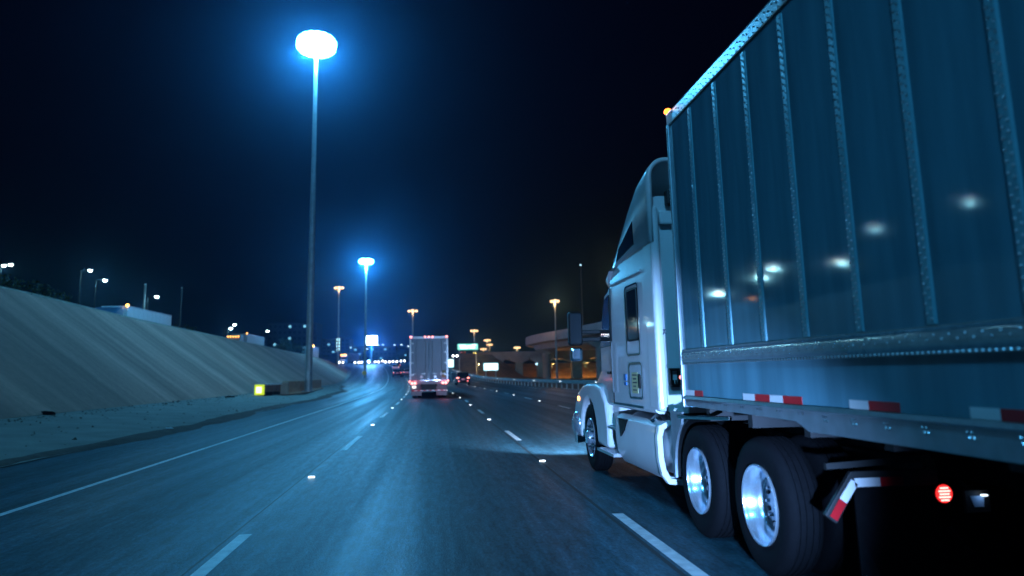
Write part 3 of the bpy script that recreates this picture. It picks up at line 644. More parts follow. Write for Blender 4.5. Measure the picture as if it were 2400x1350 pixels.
o = rivet_mesh([(PF-.02, 1.25+.035*k) for k in range(78)], .008, .006); o.v = [v_+Vector((-.0175, 0, 0)) for v_ in o.v]; o = o.build('corner_rivets', alu, tl_); o['kind'] = 'stuff'
q = SB(); q.prism([(PX-.018, 3.985), (PX-.024, 4.11), (PX+.03, 4.14), (PX+.14, 4.14), (PX+.14, 3.985)], 'y', PF-.17, PF+.006); q.build('corner_cap', white_tape, tl_, bevel=.01)
SB().box(PX+.03, 5.0-.03, PF-.05, PF, 1.19, 4.08).build('front_wall', trailer_paint, tl_)
SB().box(PX+.02, 5.0, PR, PF-.001, 4.085, 4.10).build('roof', alu_dull, tl_)
SB().box(PX+.03, 5.0-.03, PR, PF-.05, 1.2, 1.28).build('floor', dark_steel, tl_)
SB().box(4.97, 5.0, PR, PF-.001, 1.14, 4.08).build('far_side', trailer_paint, tl_)
SB().box(PX+.03, 4.97, PR-.05, PR, 1.14, 4.1).build('rear_doors', trailer_paint, tl_)
q = SB(); q.ball((PX+.0, PF+.0, 4.145), .04, 10, 6, (1, 1.3, .8)); q.build('marker_lamp', emit('marker_amber', (1, .16, .02), 7), tl_)
for k, zz in enumerate((1.47,)): SB().ball((PX-.02, PF-.0, zz), .022, 8, 6).build('side_marker_lamp', L_red, tl_)
for k in range(14): SB().box(2.5, 4.9, 6.6-.9*k, 6.68-.9*k, 1.08, 1.2).build('cross_member', dark_steel, tl_)
for s in (-1, 1):
    q = SB(); q.box(XC+s*.75-.07, XC+s*.75+.07, 3.1, 3.24, .3, 1.1); q.box(XC+s*.75-.15, XC+s*.75+.15, 3.02, 3.32, .27, .3); q.build('landing_leg', dark_steel, tl_)
    wheel_parts(S0, (s*1.075, -5.4, .51), s, True, tl_); wheel_parts(S0, (s*1.075, -6.65, .51), s, True, tl_)
q = SB(); q.cyl((2.8, -6.4, .51), (4.6, -6.4, .51), .08); q.cyl((2.8, -7.65, .51), (4.6, -7.65, .51), .08); q.box(3.1, 4.3, -8.6, -5.4, .75, 1.08); q.build('bogie', dark_steel, tl_)
plight('marker_light', (PX-.06-S0[0], PF+.02-S0[1], 4.2), .3, (1, .35, .08), .03, tl_)

# ---------------------------------------------------------------- headlamps of the car the picture is taken from
spot('headlight', (-.7, -.9, .72), (.0, 45, .6), 1700, (.30, .52, 1), 16, 1.0)
spot('headlight', (.7, -.9, .72), (2.62, 11.3, .95), 11000, (.26, .50, 1), 26, 1.0)


# ---------------------------------------------------------------- simple road tractor (for far trucks)
def small_wheel(c, r, wd, parent, side):
    e = bpy.data.objects.new('wheel', None); C.objects.link(e); e.parent = parent; e.location = c
    t = MB(); t.lathe([(r*.58, -wd/2), (r*.95, -wd/2), (r, -wd/2+.03), (r, wd/2-.03), (r*.95, wd/2), (r*.58, wd/2), (r*.58, -wd/2)], (0, 0, 0), 20); t.build('tyre', tyre_m, e, smooth=35)
    t = MB(); t.lathe([(r*.6, side*wd*.45), (r*.5, side*wd*.2), (r*.2, side*wd*.15), (r*.18, side*wd*.4), (0, side*wd*.42)], (0, 0, 0), 16); t.build('rim', rimmetal, e, smooth=35)
    return e
def far_tractor(label, loc, rotz, body, group=None, lamps=False, roof_lamps=None):
    """local: front towards +y, origin on the ground under the rear axle"""
    t = thing('tractor_unit', label, 'truck', loc, rotz, group)
    q = MB(); q.rings([rrect(0, w_, 1.05, zt, .2, y) for y, w_, zt in ((1.2, 1.2, 3.75), (1.9, 1.22, 3.72), (2.6, 1.2, 3.4), (3.2, 1.16, 2.85))]); q.build('sleeper_cab', body, t, smooth=35)
    q = MB(); q.rings([rrect(0, w_, 1.05, zt, .15, y) for y, w_, zt in ((3.2, 1.15, 2.8), (3.5, 1.12, 2.7), (4.2, 1.05, 1.95))]); q.build('windshield', glass, t, smooth=35)
    q = MB(); q.rings([rrect(0, w_, .6, zt, .15, y) for y, w_, zt in ((3.9, 1.08, 1.9), (4.8, 1.0, 1.62), (5.6, .9, 1.25), (5.75, .8, 1.1))]); q.build('hood', body, t, smooth=35)
    for s in (-1, 1):
        arc = [(4.95+math.cos(R(a))*.6, .51+math.sin(R(a))*.6) for a in range(180, -1, -15)]
        q = MB(); q.prism([(5.8, .5), (5.75, 1.0), (5.3, 1.25), (4.6, 1.28), (4.1, 1.1), (4.0, .5)] + arc, 'x', s*.8, s*1.22); q.build('fender', body, t, bevel=.03)
        q = MB(); q.box(min(s*1.0, s*1.2), max(s*1.0, s*1.2), 1.2, 3.9, .4, .95); q.build('tank_skirt', body, t, bevel=.05)
        q = MB(); q.box(min(s*1.3, s*1.5), max(s*1.3, s*1.5), 3.9, 4.05, 1.9, 2.5); q.bar((s*1.1, 3.95, 2.1), (s*1.35, 3.95, 2.1), .04, .05); q.build('mirror', black, t)
        for yy in (-.65, .65): small_wheel((s*1.0, yy, .51), .51, .5, t, s)
        small_wheel((s*1.02, 4.95, .51), .51, .28, t, s)
        if lamps: q = MB(); q.ball((s*.88, 5.72, .95), .17, 10, 6); q.build('headlamp', L_white, t)
        q = MB(); q.box(min(s*.3, s*.4), max(s*.3, s*.4), -1.2, 4.5, .65, .9); q.build('frame_rail', dark_steel, t)
    q = MB(); q.box(-1.2, 1.2, 5.7, 5.9, .35, .75); q.build('bumper', chrome, t, bevel=.05)
    if roof_lamps:
        for k in range(5): q = MB(); q.ball((-.8+.4*k, 2.75, 3.42), roof_lamps, 8, 6); q.build('roof_lamp', L_amber, t)
    return t
def far_trailer(label, loc, rotz, L, body, group=None, lamp=None):
    """local: front at y = L/2"""
    t = thing('box_trailer', label, 'trailer', loc, rotz, group)
    q = MB(); q.box(-1.27, 1.27, -L/2, L/2, 1.2, 4.05); q.build('body', body, t, bevel=.04)
    for s in (-1, 1):
        q = MB(); q.box(min(s*1.262, s*1.285), max(s*1.262, s*1.285), -L/2, L/2, 1.1, 1.24); q.build('bottom_rail', alu_dull, t)
        q = MB(); q.box(min(s*1.262, s*1.285), max(s*1.262, s*1.285), -L/2, L/2, 3.95, 4.07); q.build('top_rail', alu_dull, t)
        for k in range(1, int(L/1.22)):
            q = MB(); q.box(min(s*1.265, s*1.279), max(s*1.265, s*1.279), -L/2+1.22*k-.03, -L/2+1.22*k+.03, 1.24, 3.95); q.build('rib', body, t)
        for yy in (-L/2+1.2, -L/2+2.5): small_wheel((s*1.0, yy, .51), .51, .5, t, s)
        q = MB(); q.box(s*.8-.06, s*.8+.06, L/2-2.7, L/2-2.58, .3, 1.2); q.build('landing_leg', dark_steel, t)
        if lamp and s < 0: q = MB(); q.ball((s*1.2, L/2, 4.1), lamp, 8, 6); q.build('marker_lamp', L_amber, t)
    q = MB(); q.box(-.6, .6, -L/2+.4, -L/2+3.3, .7, 1.2); q.build('bogie', dark_steel, t)
    return t

# ---------------------------------------------------------------- truck ahead
AY, AX = 50.5, -.16
A0 = (AX, AY, 0)
ta = thing('box_trailer', 'grey box trailer seen from behind in the centre lane, tail lamps lit', 'trailer', A0)
door_m = mat('trailer_door', (.12, .15, .19), .42, .35, var=.06, scale=2)
post_m = mat('stainless', (.4, .44, .48), .35, .6, var=.1)
MB().box(-1.27, 1.27, .06, 14, 1.15, 4.08).build('body', trailer_paint, ta, bevel=.02)
for s in (-1, 1):
    q = MB(); q.box(min(s*1.17, s*1.295), max(s*1.17, s*1.295), -.03, .1, .95, 4.1); q.build('door_post', post_m, ta, bevel=.01)
    q = MB(); q.box(min(s*.018, s*1.165), max(s*.018, s*1.165), -.005, .05, 1.22, 3.93); dr = q.build('door', door_m, ta, bevel=.008)
    for xx in (.22, .85):
        q = MB(); q.cyl((s*xx, -.03, 1.2), (s*xx, -.03, 3.95), .018, n=8); q.build('lock_rod', post_m, dr)
        q = MB(); q.bar((s*xx, -.05, 1.62), (s*(xx+.3), -.05, 1.6), .03, .04); q.build('lock_handle', post_m, dr)
    for zz in (1.5, 2.3, 3.0, 3.6):
        q = MB(); q.box(min(s*1.02, s*1.2), max(s*1.02, s*1.2), -.045, -.006, zz, zz+.07); q.build('hinge', post_m, dr)
    q = MB(); q.box(min(s*.86, s*1.15), max(s*.86, s*1.15), -.038, -.032, 3.95, 4.01); q.build('reflective_tape', white_tape, ta)
    q = MB(); q.box(min(s*1.2, s*1.27), max(s*1.2, s*1.27), -.038, -.032, 3.5, 3.86); q.build('reflective_tape', white_tape, ta)
    q = MB(); q.ball((s*1.2, -.05, 4.07), .07, 10, 6); q.build('clearance_lamp', L_redhot, ta)
    for xx in (.92, 1.12):
        q = MB(); q.cyl((s*xx, -.07, 1.0), (s*xx, -.02, 1.0), .085 if s < 0 else .085, n=14); q.build('tail_lamp', L_redhot, ta)
    q = MB(); q.ball((s*1.27, -.03, 1.12), .06, 8, 6); q.build('side_lamp', L_redhot, ta)
    q = MB(); q.box(min(s*.5, s*1.22), max(s*.5, s*1.22), 1.2, 1.22, .15, .95); q.build('mud_flap', mat('flap_white', (.35, .36, .42), .6), ta)
    q = MB(); q.bar((s*.45, -.0, .95), (s*.45, -.0, .55), .08, .1); q.build('bumper_strut', dark_steel, ta)
    for yy in (1.8, 3.05): wheel_parts(A0, (s*1.0, yy, .51), s, True, ta)
q = MB(); q.box(-1.27, 1.27, -.03, .1, 3.94, 4.1); q.build('header', post_m, ta, bevel=.01)
q = MB(); q.box(-1.28, 1.28, -.035, .1, .93, 1.2); q.build('sill', mat('sill_grey', (.3, .3, .34), .5, .3), ta, bevel=.01)
for k in range(12): q = MB(); q.box(-1.2+.2*k, -1.004+.2*k, -.043, -.037, 1.13, 1.19); q.build('reflective_tape', white_tape if k % 2 else red_tape, ta)
for k in range(12): q = MB(); q.box(-1.14+.19*k, -.952+.19*k, -.065, -.058, .48, .545); q.build('reflective_tape', white_tape if k % 2 else red_tape, ta)
q = MB(); q.box(-1.15, 1.15, -.055, .045, .46, .565); q.build('underride_bar', dark_steel, ta, bevel=.01)
for xx in (-.25, 0, .25): q = MB(); q.ball((xx, -.05, 4.07), .06, 10, 6); q.build('clearance_lamp', L_redhot, ta)
q = MB(); q.box(.88, 1.12, -.012, -.006, 1.35, 1.82); q.build('placard', mat('placard_olive', (.25, .24, .1), .6), ta)
q = MB(); q.box(.78, .86, -.012, -.006, 1.5, 1.75); q.build('placard', white_tape, ta)
for xx in (-.5, .42): q = MB(); q.cyl((xx, -.03, 1.42), (xx, -.006, 1.42), .09, n=12); q.build('door_disc', white_tape, ta)
q = MB(); q.ball((-.98, -.06, .75), .15, 10, 6, (1, .3, .7)); q.build('reverse_lamp', emit('lamp_white_soft', (1, .95, .95), 1.6), ta)
q = MB(); q.box(-.42, .42, .04, .06, .55, .95); q.build('spare_carrier', dark_steel, ta)
q = MB(); q.box(-.55, .55, .9, 4.0, .75, 1.15); q.build('bogie', dark_steel, ta)
plight('tail_glow', (-1.0, -.35, .95), 8, (1, .12, .12), .08, ta); plight('tail_glow', (1.0, -.35, .95), 8, (1, .12, .12), .08, ta)
far_tractor('dark tractor unit hidden in front of the grey trailer ahead', (AX-.1, AY+12.6, 0), 0, mat('cab_dark', (.05, .06, .09), .35, coat=.4))

# ---------------------------------------------------------------- cars
def car(label, loc, rotz, body, tall=False, front=False, lamp_r=.09, group=None, glow=1.):
    """local: nose towards +y; rear view lamps red, front lamps white"""
    t = thing('car', label, 'car', loc, rotz, group)
    W = .92 if not tall else .96; H = 1.45 if not tall else 1.72
    q = MB(); q.rings([rrect(0, w_, zb, zt, .12, y, 4) for y, w_, zb, zt in ((-2.3, W*.86, .42, .82), (-2.22, W*.95, .32, .98), (-1.6, W, .26, 1.02), (0, W, .24, 1.0), (1.3, W, .26, .96), (2.0, W*.95, .3, .84), (2.3, W*.82, .4, .68))]); q.build('body', body, t, smooth=40)
    c0 = -2.1 if tall else -1.75
    q = MB(); q.rings([rrect(0, w_, .9, zt, .14, y, 4) for y, w_, zt in ((c0, W*.84, 1.02), (c0+.4, W*.82, H-.06), (-.2, W*.8, H), (.45, W*.78, H-.06), (1.25, W*.84, 1.0))]); cab = q.build('cabin', glass, t, smooth=40)
    q = MB(); q.rings([rrect(0, w_, H-.07, zt, .03, y, 3, .03) for y, w_, zt in ((c0+.45, W*.72, H-.0), (-.2, W*.74, H+.035), (.4, W*.7, H-.0))]); q.build('roof', body, t, smooth=40)
    for s in (-1, 1):
        for yy in (-1.4, 1.38): small_wheel((s*(W-.12), yy, .33), .33, .22, t, s)
        if front:
            q = MB(); q.ball((s*W*.72, 2.24, .70), lamp_r, 10, 6); q.build('headlamp', L_white, t)
        q = MB(); q.box(s*W*.74-(.16 if tall else .09), s*W*.74+(.16 if tall else .09), -2.30, -2.18, .86 if tall else .74, 1.0 if tall else .88); q.build('tail_lamp', L_redhot if tall else L_red, t, bevel=.02)
        q = MB(); q.box(s*.6-.08, s*.6+.08, -2.34, -2.26, .46, .56); q.build('bumper_reflector', L_red if tall else red_tape, t)  # on the tall car the reflection is put in as emission
        q = MB(); q.box(s*(W+.08)-.09, s*(W+.08)+.09, .62, .78, .98, 1.12); q.build('mirror', body, t, bevel=.02)
    q = MB(); q.box(-.2, .2, -2.33, -2.27, .68, .82); q.build('number_plate', white_tape, t)
    q = MB(); q.box(-.75, .75, -2.36, -2.2, .34, .46); q.build('bumper', black, t, bevel=.03)
    if not front:
        plight('tail_glow', (0, -2.6, .8), 2, (1, .1, .1), .1, t)
    return t
dk = mat('car_navy', (.012, .016, .03), .3, coat=.6); sv = mat('car_silver', (.35, .37, .4), .3, .5, coat=.5); wc = mat('car_white', (.6, .6, .62), .35, coat=.4)
car('dark sport utility vehicle with red tail lamps right of the grey trailer', (4.2, 103, zr(103)), R(1), dk, True)
for lab, x, y, b_ in (('dark car with two red tail lamps left of the grey trailer', -6.75, 150, dk), ('silver car half hidden by the grey trailer on its left', -4.9, 152, sv), ('white car higher up the rise, left of the grey trailer', -8.9, 190, wc), ('far dark car at the top of the rise with faint red lamps', -9.6, 215, dk)):
    car(lab, (x, y, zr(y)), R(4), b_, group='cars driving away up the rise')
far = [(-32.4, 279), (-26.3, 274), (-24.2, 277), (-22.4, 270), (-19.4, 276), (-19.0, 292), (-15.4, 272), (-13.0, 277), (-10.6, 288)]
ords = ['first', 'second', 'third', 'fourth', 'fifth', 'sixth', 'seventh', 'eighth', 'ninth', 'tenth', 'eleventh', 'twelfth']
for k, (x, y) in enumerate(sorted(far)):
    car('%s from the left of the far oncoming cars with white headlamps' % ords[k], (x, y, zr(y)), R(176), (dk, sv, wc)[k % 3], front=True, lamp_r=.25, group='far oncoming cars on the rise')
# oncoming trucks on the far rise
far_tractor('far oncoming truck with amber roof lamps above its headlamps', (-32.6, 288, zr(284)), R(178), wc, lamps=True, roof_lamps=.24)
far_trailer('pale trailer behind the far oncoming truck with amber lamps', (-30.6, 297, zr(290)), R(172), 12, mat('trailer_lilac', (.5, .48, .55), .5))

# ---------------------------------------------------------------- trucks on the frontage road
def upz(y): return lerp_tab(CRZ, y)-.72
wt = mat('trailer_white', (.88, .86, .88), .4, var=.03)
far_tractor('dark blue tractor unit with curved fairing on the frontage road above the embankment', (-31.3, 77.6, upz(75)), math.pi, mat('cab_blue', (.06, .16, .26), .35, coat=.4), lamps=False)
far_trailer('long white trailer on the frontage road above the embankment', (-31.3, 83.6, upz(83)), math.pi, 12.6, wt, lamp=.16)
far_tractor('small far tractor unit with orange lamps above the embankment near the tall mast', (-31.3, 125, upz(122)), math.pi, mat('cab_grey', (.2, .24, .28), .4), roof_lamps=.09)
far_trailer('small far pinkish trailer above the embankment near the tall mast', (-31.3, 132.4, upz(130)), math.pi, 12.6, mat('trailer_pink', (.5, .42, .42), .5), lamp=.1)
far_trailer('pale box trailer on the far terrace directly right of the tall mast', (-29.5, 188, upz(188)), math.pi, 9, wt, lamp=.3)

# ---------------------------------------------------------------- small street lamps
def street_lamp(label, loc, H, lens, r=.22, power=0, col=(.3, .8, 1), arm=1.2, group='street lamps on the hillside', rz=0):
    t = thing('street_lamp', label, 'street lamp', loc, rz, group)
    MB().cyl((0, 0, 0), (0, 0, H), .07, .045, 10).build('pole', dark_steel, t, smooth=40)
    q = MB(); q.bar((0, 0, H-.05), (arm, 0, H+.05), .06, .06); q.build('arm', dark_steel, t)
    q = MB(); q.rings([rrect(0, w_, 0, .14, .05, 0, 3, .03) for w_ in (.2,)] + [rrect(0, .2, 0, .14, .05, .1, 3, .03)]) if False else q.box(arm-.35, arm+.35, -.16, .16, H+.0, H+.14); hd = q.build('lamp_head', galv, t, bevel=.03)
    q = MB(); q.ball((arm, 0, H-.04), r, 10, 6, (1.2, 1, .8)); q.build('lens', lens, hd)
    if power: plight('lamp', (arm, -.02, H-.45), power, col, .1, t)
    return t
L_led = emit('street_lens', (.82, 1, .95), 30); L_led.cycles.emission_sampling = 'NONE'
L_dim = emit('city_light', (.45, .8, 1), 3.5); L_dim.cycles.emission_sampling = 'NONE'
def hz_(x, y): return lerp_tab(CRZ, y)+1.0
for lab, (x, y, z), pw_ in (('outer one of the two white street lamps at the far left', (-55.4, 100, 16.5), 250), ('inner one of the two white street lamps at the far left', (-54.6, 100, 16.62), 0),
        ('small white street lamp above the left end of the embankment scrub', (-44.9, 100, 15.8), 300), ('white street lamp above the dark blue tractor unit', (-43.0, 100, 14.5), 400),
        ('white street lamp above the long white trailer', (-36.5, 100, 12.3), 350), ('lower left one of the twin white lamps right of the white trailer', (-34.3, 128, 9.9), 250), ('upper right one of the twin white lamps right of the white trailer', (-33.7, 128, 10.5), 0),
        ('white lamp over the small pinkish trailer', (-33.0, 150, 10.7), 0)):
    zb = upz(y)-.1+(2.5 if x < -43 else 0); street_lamp(lab, (x, y, zb), z-zb, L_led, .2, pw_, arm=1.1)
# frontage road lamps out of the frame to the left
for k, (x, y, H) in enumerate(((-36.5, 50, 8.5), (-36.5, 62, 9.0), (-38.0, 40, 8.6))):
    street_lamp('%s frontage road lamp outside the frame on the left' % ords[k], (x, y, upz(y)), H, L_led, .09, 45, (.3, .8, 1), group='frontage road lamps')
t = thing('utility_pole', 'bare pole standing behind the long white trailer', 'pole', (-36.9, 100, upz(100)))
MB().cyl((0, 0, 0), (0, 0, 9.0), .2, .14, 10).build('shaft', mat('pole_dull', (.12, .14, .16), .8), t, smooth=40); MB().cyl((0, 0, 9.0), (0, 0, 9.1), .16, .16, 10).build('cap', galv, t)
t = thing('utility_pole', 'dim pole between the long white trailer and the twin lamps', 'pole', (-33.6, 104, upz(104)))
MB().cyl((0, 0, 0), (0, 0, 9.0), .10, .07, 10).build('shaft', dark_steel, t, smooth=40); MB().cyl((0, 0, 9.0), (0, 0, 9.1), .12, .12, 10).build('cap', galv, t)
t = thing('radio_mast', 'thin distant mast with a faint tip lamp left of the sleeper cab', 'mast', (62, 300, -.7))
MB().cyl((0, 0, 0), (0, 0, 46), .3, .1, 8).build('shaft', pole_m, t); MB().ball((0, 0, 46), .3, 8, 6).build('tip_lamp', L_dim, t)

# ---------------------------------------------------------------- right side: guardrail, bank, bridges, signs
G0 = (11, 80, 0)
gr_ = thing('guardrail', 'galvanised steel guardrail along the right edge of the road', 'guardrail', G0)
def railx(y): return lerp_tab(RAIL, y)+cx(y)+.25
yy = 32.; 
while yy < 190:
    y2 = yy+4.0; q = MB(G0); rows = []
    for y in (yy, y2-.01):
        x, z = railx(y), zr(y); rows.append([(x+a, y, z+b_) for a, b_ in ((0, .48), (-.07, .53), (-.07, .57), (0, .62), (0, .66), (-.07, .71), (-.07, .75), (0, .80), (.012, .80), (-.05, .74), (-.05, .72), (.012, .66), (.012, .62), (-.05, .56), (-.05, .54), (.012, .48))])
    q.rings(rows); q.build('beam', galv, gr_)
    x, z = railx(yy+1), zr(yy+1); MB(G0).box(x+.03, x+.13, yy+.93, yy+1.07, z-.4, z+.78).build('post', galv, gr_)
    x, z = railx(yy+3), zr(yy+3); MB(G0).box(x+.03, x+.13, yy+2.93, yy+3.07, z-.4, z+.78).build('post', galv, gr_)
    if int(yy) % 12 == 8: MB(G0).box(x-.09, x-.07, yy+2.95, yy+3.05, z+.60, z+.70).build('reflector', stud_m, gr_)  # reflector face glows in place of returned headlight
    yy += 4.0
# earth bank of the abutment
mb = MB(); rows = []
for k in range(15):
    x = -2 + 2.7*k; hgt = min(8.2, max(0., (x+1)*.75)) if x < 20 else max(0, 8.2-(x-20)*.75)
    rows.append([(x, 228-(.3*k), -.8), (x, 234, -.6+hgt*.3), (x+.4*math.sin(k), 241, hgt*.75), (x, 248, hgt), (x, 300, hgt)])
mb.rings(rows, cap=False, closed=False)
tag(mb.build('bank', soil_m, smooth=60), kind='structure')
# lower bridge across the picture
B0 = (40, 250, 0)
lb = thing('lower_bridge', 'dark low road bridge on stout concrete piers behind the guardrail', 'bridge', B0)
for k in range(9):
    x0 = 15+9*k; z1 = 8.1+.10*(x0-15)*.6
    MB(B0).box(x0, x0+8.97, 246.5, 258, 5.9, 7.4).build('girder', bridge_m, lb); MB(B0).box(x0, x0+8.98, 246.1, 246.5, 7.0, 8.5).build('parapet_panel', bridge_m, lb, bevel=.03)
for px, wd in ((18.2, 1.9), (21.8, 1.6), (28.9, 2.4), (36.5, 2.9), (48.3, 3.4), (60, 3.2), (74, 3.2)):
    MB(B0).box(px-wd/2, px+wd/2, 245.6, 248.4, -.9, 5.0).build('pier', mat('pier_concrete', (.34, .36, .33), .8, var=.15, scale=.7), lb, bevel=.15)
    MB(B0).prism([(px-wd*.55, 4.9), (px+wd*.55, 4.9), (px+wd*1.35, 5.6), (px+wd*1.35, 6.9), (px-wd*1.35, 6.9), (px-wd*1.35, 5.6)], 'y', 245.2, 249.5).build('pier_cap', bridge_m, lb, bevel=.05)
# curved flyover
F0 = (38, 200, 0)
fl = thing('flyover', 'curved concrete flyover with ribbed parapet rising at the right', 'bridge', F0)
path = [(62, 296), (46, 284), (36.5, 268), (32.4, 252), (31.4, 240), (32.2, 226), (34.2, 212), (36.6, 198), (38.6, 184), (40.2, 170), (42.5, 154), (46, 136), (51, 118), (58, 100), (66, 84)]
fine = []
for i in range(len(path)-1):
    p0 = path[max(0, i-1)]; p1 = path[i]; p2 = path[i+1]; p3 = path[min(len(path)-1, i+2)]
    for k in range(4):
        t_ = k/4; fine.append(tuple(.5*((2*p1[j]) + (-p0[j]+p2[j])*t_ + (2*p0[j]-5*p1[j]+4*p2[j]-p3[j])*t_*t_ + (-p0[j]+3*p1[j]-3*p2[j]+p3[j])*t_**3) for j in (0, 1)))
flz = 12.9
ribm = mat('flyover_concrete', (.62, .52, .55), .85, var=.12, scale=.5)
rows = []; prow = []
for i, p in enumerate(fine):
    a = fine[max(0, i-1)]; c_ = fine[min(len(fine)-1, i+1)]; d = Vector((c_[0]-a[0], c_[1]-a[1], 0)).normalized(); nn = Vector((-d.y, d.x, 0))
    if nn.x > 0 and i > 16: nn = nn
    P = Vector((p[0], p[1], 0)); L_ = -nn if (-nn).x < 0 else nn
    # outward = towards the viewer's side (left of travel direction towards the camera)
    outw = Vector((d.y, -d.x, 0))
    rows.append([P+outw*0+Vector((0, 0, flz-1.2)), P-outw*.4+Vector((0, 0, flz-2.2)), P-outw*2.2+Vector((0, 0, flz-2.6)), P-outw*3.0+Vector((0, 0, flz-4.2)), P-outw*7.0+Vector((0, 0, flz-4.2)), P-outw*7.8+Vector((0, 0, flz-2.6)), P-outw*10+Vector((0, 0, flz-1.8)), P-outw*10+Vector((0, 0, flz-1.2))])
    prow.append((P, outw))
MB(F0).rings(rows).build('box_girder', bridge_m, fl, smooth=30)
for i in range(len(prow)-1):
    (P, o1), (Q, o2) = prow[i], prow[i+1]; Q = P+(Q-P)*.995
    q = MB(F0); q.add([P+o1*.15+Vector((0, 0, flz-2.4)), Q+o2*.15+Vector((0, 0, flz-2.4)), Q-o2*.1+Vector((0, 0, flz-2.4)), P-o1*.1+Vector((0, 0, flz-2.4)), P+o1*.15+Vector((0, 0, flz+.1)), Q+o2*.15+Vector((0, 0, flz+.1)), Q-o2*.1+Vector((0, 0, flz+.1)), P-o1*.1+Vector((0, 0, flz+.1))],
        [(3, 2, 1, 0), (4, 5, 6, 7), (0, 1, 5, 4), (1, 2, 6, 5), (2, 3, 7, 6), (3, 0, 4, 7)]); pnl = q.build('parapet_panel', ribm, fl)
    q = MB(F0); ln = (Q-P).length; nrib = max(2, int(ln/.9))
    for k in range(nrib):
        B_ = P+(Q-P)*((k+.5)/nrib); q.box(B_.x+o1.x*.15-.12, B_.x+o1.x*.15+.12, B_.y+o1.y*.15-.12, B_.y+o1.y*.15+.12, flz-2.3, flz-.05)
    q.build('panel_ribs', ribm, pnl)
for px, py in ((36.6, 236), (42.8, 186), (51, 140)):
    q = MB(F0); q.cyl((px, py, -.9), (px, py, 8.0), 1.3, 1.3, 16); q.build('column', bridge_m, fl, smooth=40)
    q = MB(F0); q.prism([(px-1.4, 7.4), (px+1.4, 7.4), (px+3.6, 8.75), (px-3.6, 8.75)], 'y', py-1.2, py+1.2); q.build('column_cap', bridge_m, fl)
# lit slope and wall below the bridge, warm lamp beneath
mb = MB(); rows = []
for k in range(16):
    x = 24+4*k; rows.append([(x, 262, -.8), (x, 268, 1.0+.4*math.sin(k*1.7)), (x, 276, 3.4+.5*math.sin(k*.9)), (x, 284, 5.0)])
mb.rings(rows, cap=False, closed=False); tag(mb.build('slope', mat('lit_soil', (.34, .2, .1), .95, var=.45, scale=.35, bump=.5, bscale=1.2), smooth=60), kind='structure')  # soil colour brightened to carry the lamplight
for lab, x, y, H, pw_ in (('amber lamp under the low bridge near the middle piers', 42, 258.9, 5.2, 1300), ('amber lamp under the low bridge beside the truck hood', 54, 258.9, 5.2, 1800), ('amber lamp beside the low bridge above the bare bank', 13.5, 222, 5.0, 1500)):
    street_lamp(lab, (x, y, -.7), H, L_warm, .12, pw_, (1, .5, .15), arm=.5, group='amber lamps under the bridge')
t = thing('street_lamp', 'small cool lamp fixed beside the middle pier', 'lamp', (34.6, 245.2, 0)); MB().box(-.15, .15, -.3, .3, 4.2, 4.5).build('housing', galv, t); MB().ball((0, -.35, 4.3), .33, 8, 6).build('lens', L_dim, t); MB().cyl((0, .0, -.9), (0, .0, 4.2), .06).build('pole', pole_m, t)

# signs: reflective panels on posts, their returned headlight painted in as emission
def sign(name, label, loc, w_, h_, z0, face, posts, edge=None, cat='road sign', depth=.15):
    t = thing(name, label, cat, loc)
    MB().box(-w_/2, w_/2, -.0, depth, z0, z0+h_).build('panel_back', galv, t, bevel=.02)
    f = MB(); f.box(-w_/2+.12, w_/2-.12, -.03, -.002, z0+.12, z0+h_-.12); fc = f.build('face', face, t)
    fr = MB()
    for a in ((-w_/2, -w_/2+.12, z0, z0+h_), (w_/2-.12, w_/2, z0, z0+h_), (-w_/2+.12, w_/2-.12, z0, z0+.12), (-w_/2+.12, w_/2-.12, z0+h_-.12, z0+h_)): fr.box(a[0], a[1], -.028, -.002, a[2], a[3])
    fr.build('border', edge or face, t)
    for px in posts: MB().cyl((px, .25, -1.2), (px, .25, z0+h_*.8), .12, n=10).build('post', galv, t)
    return t
S_green = emit('sign_green_glow', (.35, 1, .86), 1.15, (.02, .2, .12)); S_edge = emit('sign_edge', (.03, .55, .45), .9, (.02, .2, .12)); S_white = emit('sign_white_glow', (.9, 1, 1), 2.4, (.7, .7, .7)); S_wedge = emit('sign_white_edge', (.2, .85, .95), 1.0)
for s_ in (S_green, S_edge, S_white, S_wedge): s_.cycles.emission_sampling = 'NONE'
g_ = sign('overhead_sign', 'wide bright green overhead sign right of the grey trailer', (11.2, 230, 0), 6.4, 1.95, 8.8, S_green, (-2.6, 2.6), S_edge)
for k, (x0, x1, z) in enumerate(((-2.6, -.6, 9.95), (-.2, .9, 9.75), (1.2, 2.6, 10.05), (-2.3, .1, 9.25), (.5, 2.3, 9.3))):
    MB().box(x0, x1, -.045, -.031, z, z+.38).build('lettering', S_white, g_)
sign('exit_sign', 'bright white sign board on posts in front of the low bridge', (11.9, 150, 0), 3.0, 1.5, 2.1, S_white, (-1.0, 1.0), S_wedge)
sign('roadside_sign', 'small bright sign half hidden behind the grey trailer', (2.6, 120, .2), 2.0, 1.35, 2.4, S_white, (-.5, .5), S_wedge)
bb = thing('lit_billboard', 'blazing blue-white board on a post, left of the grey trailer', 'billboard', (-22.1, 280, 5.9))
MB().cyl((0, .6, 0), (0, .6, 8.2), .35, .3, 14).build('post', galv, bb, smooth=40); MB().box(-2.3, 2.3, .1, .5, 6.9, 10.5).build('cabinet', dark_steel, bb, bevel=.05)
LB = emit('billboard_face', (.78, .92, 1), 30); LB.cycles.emission_sampling = 'NONE'; MB().box(-2.1, 2.1, .05, .095, 7.1, 10.3).build('screen', LB, bb)
plight('screen_light', (0, -1.2, 8.7), 26000, (.02, .30, 1), 1.0, bb)
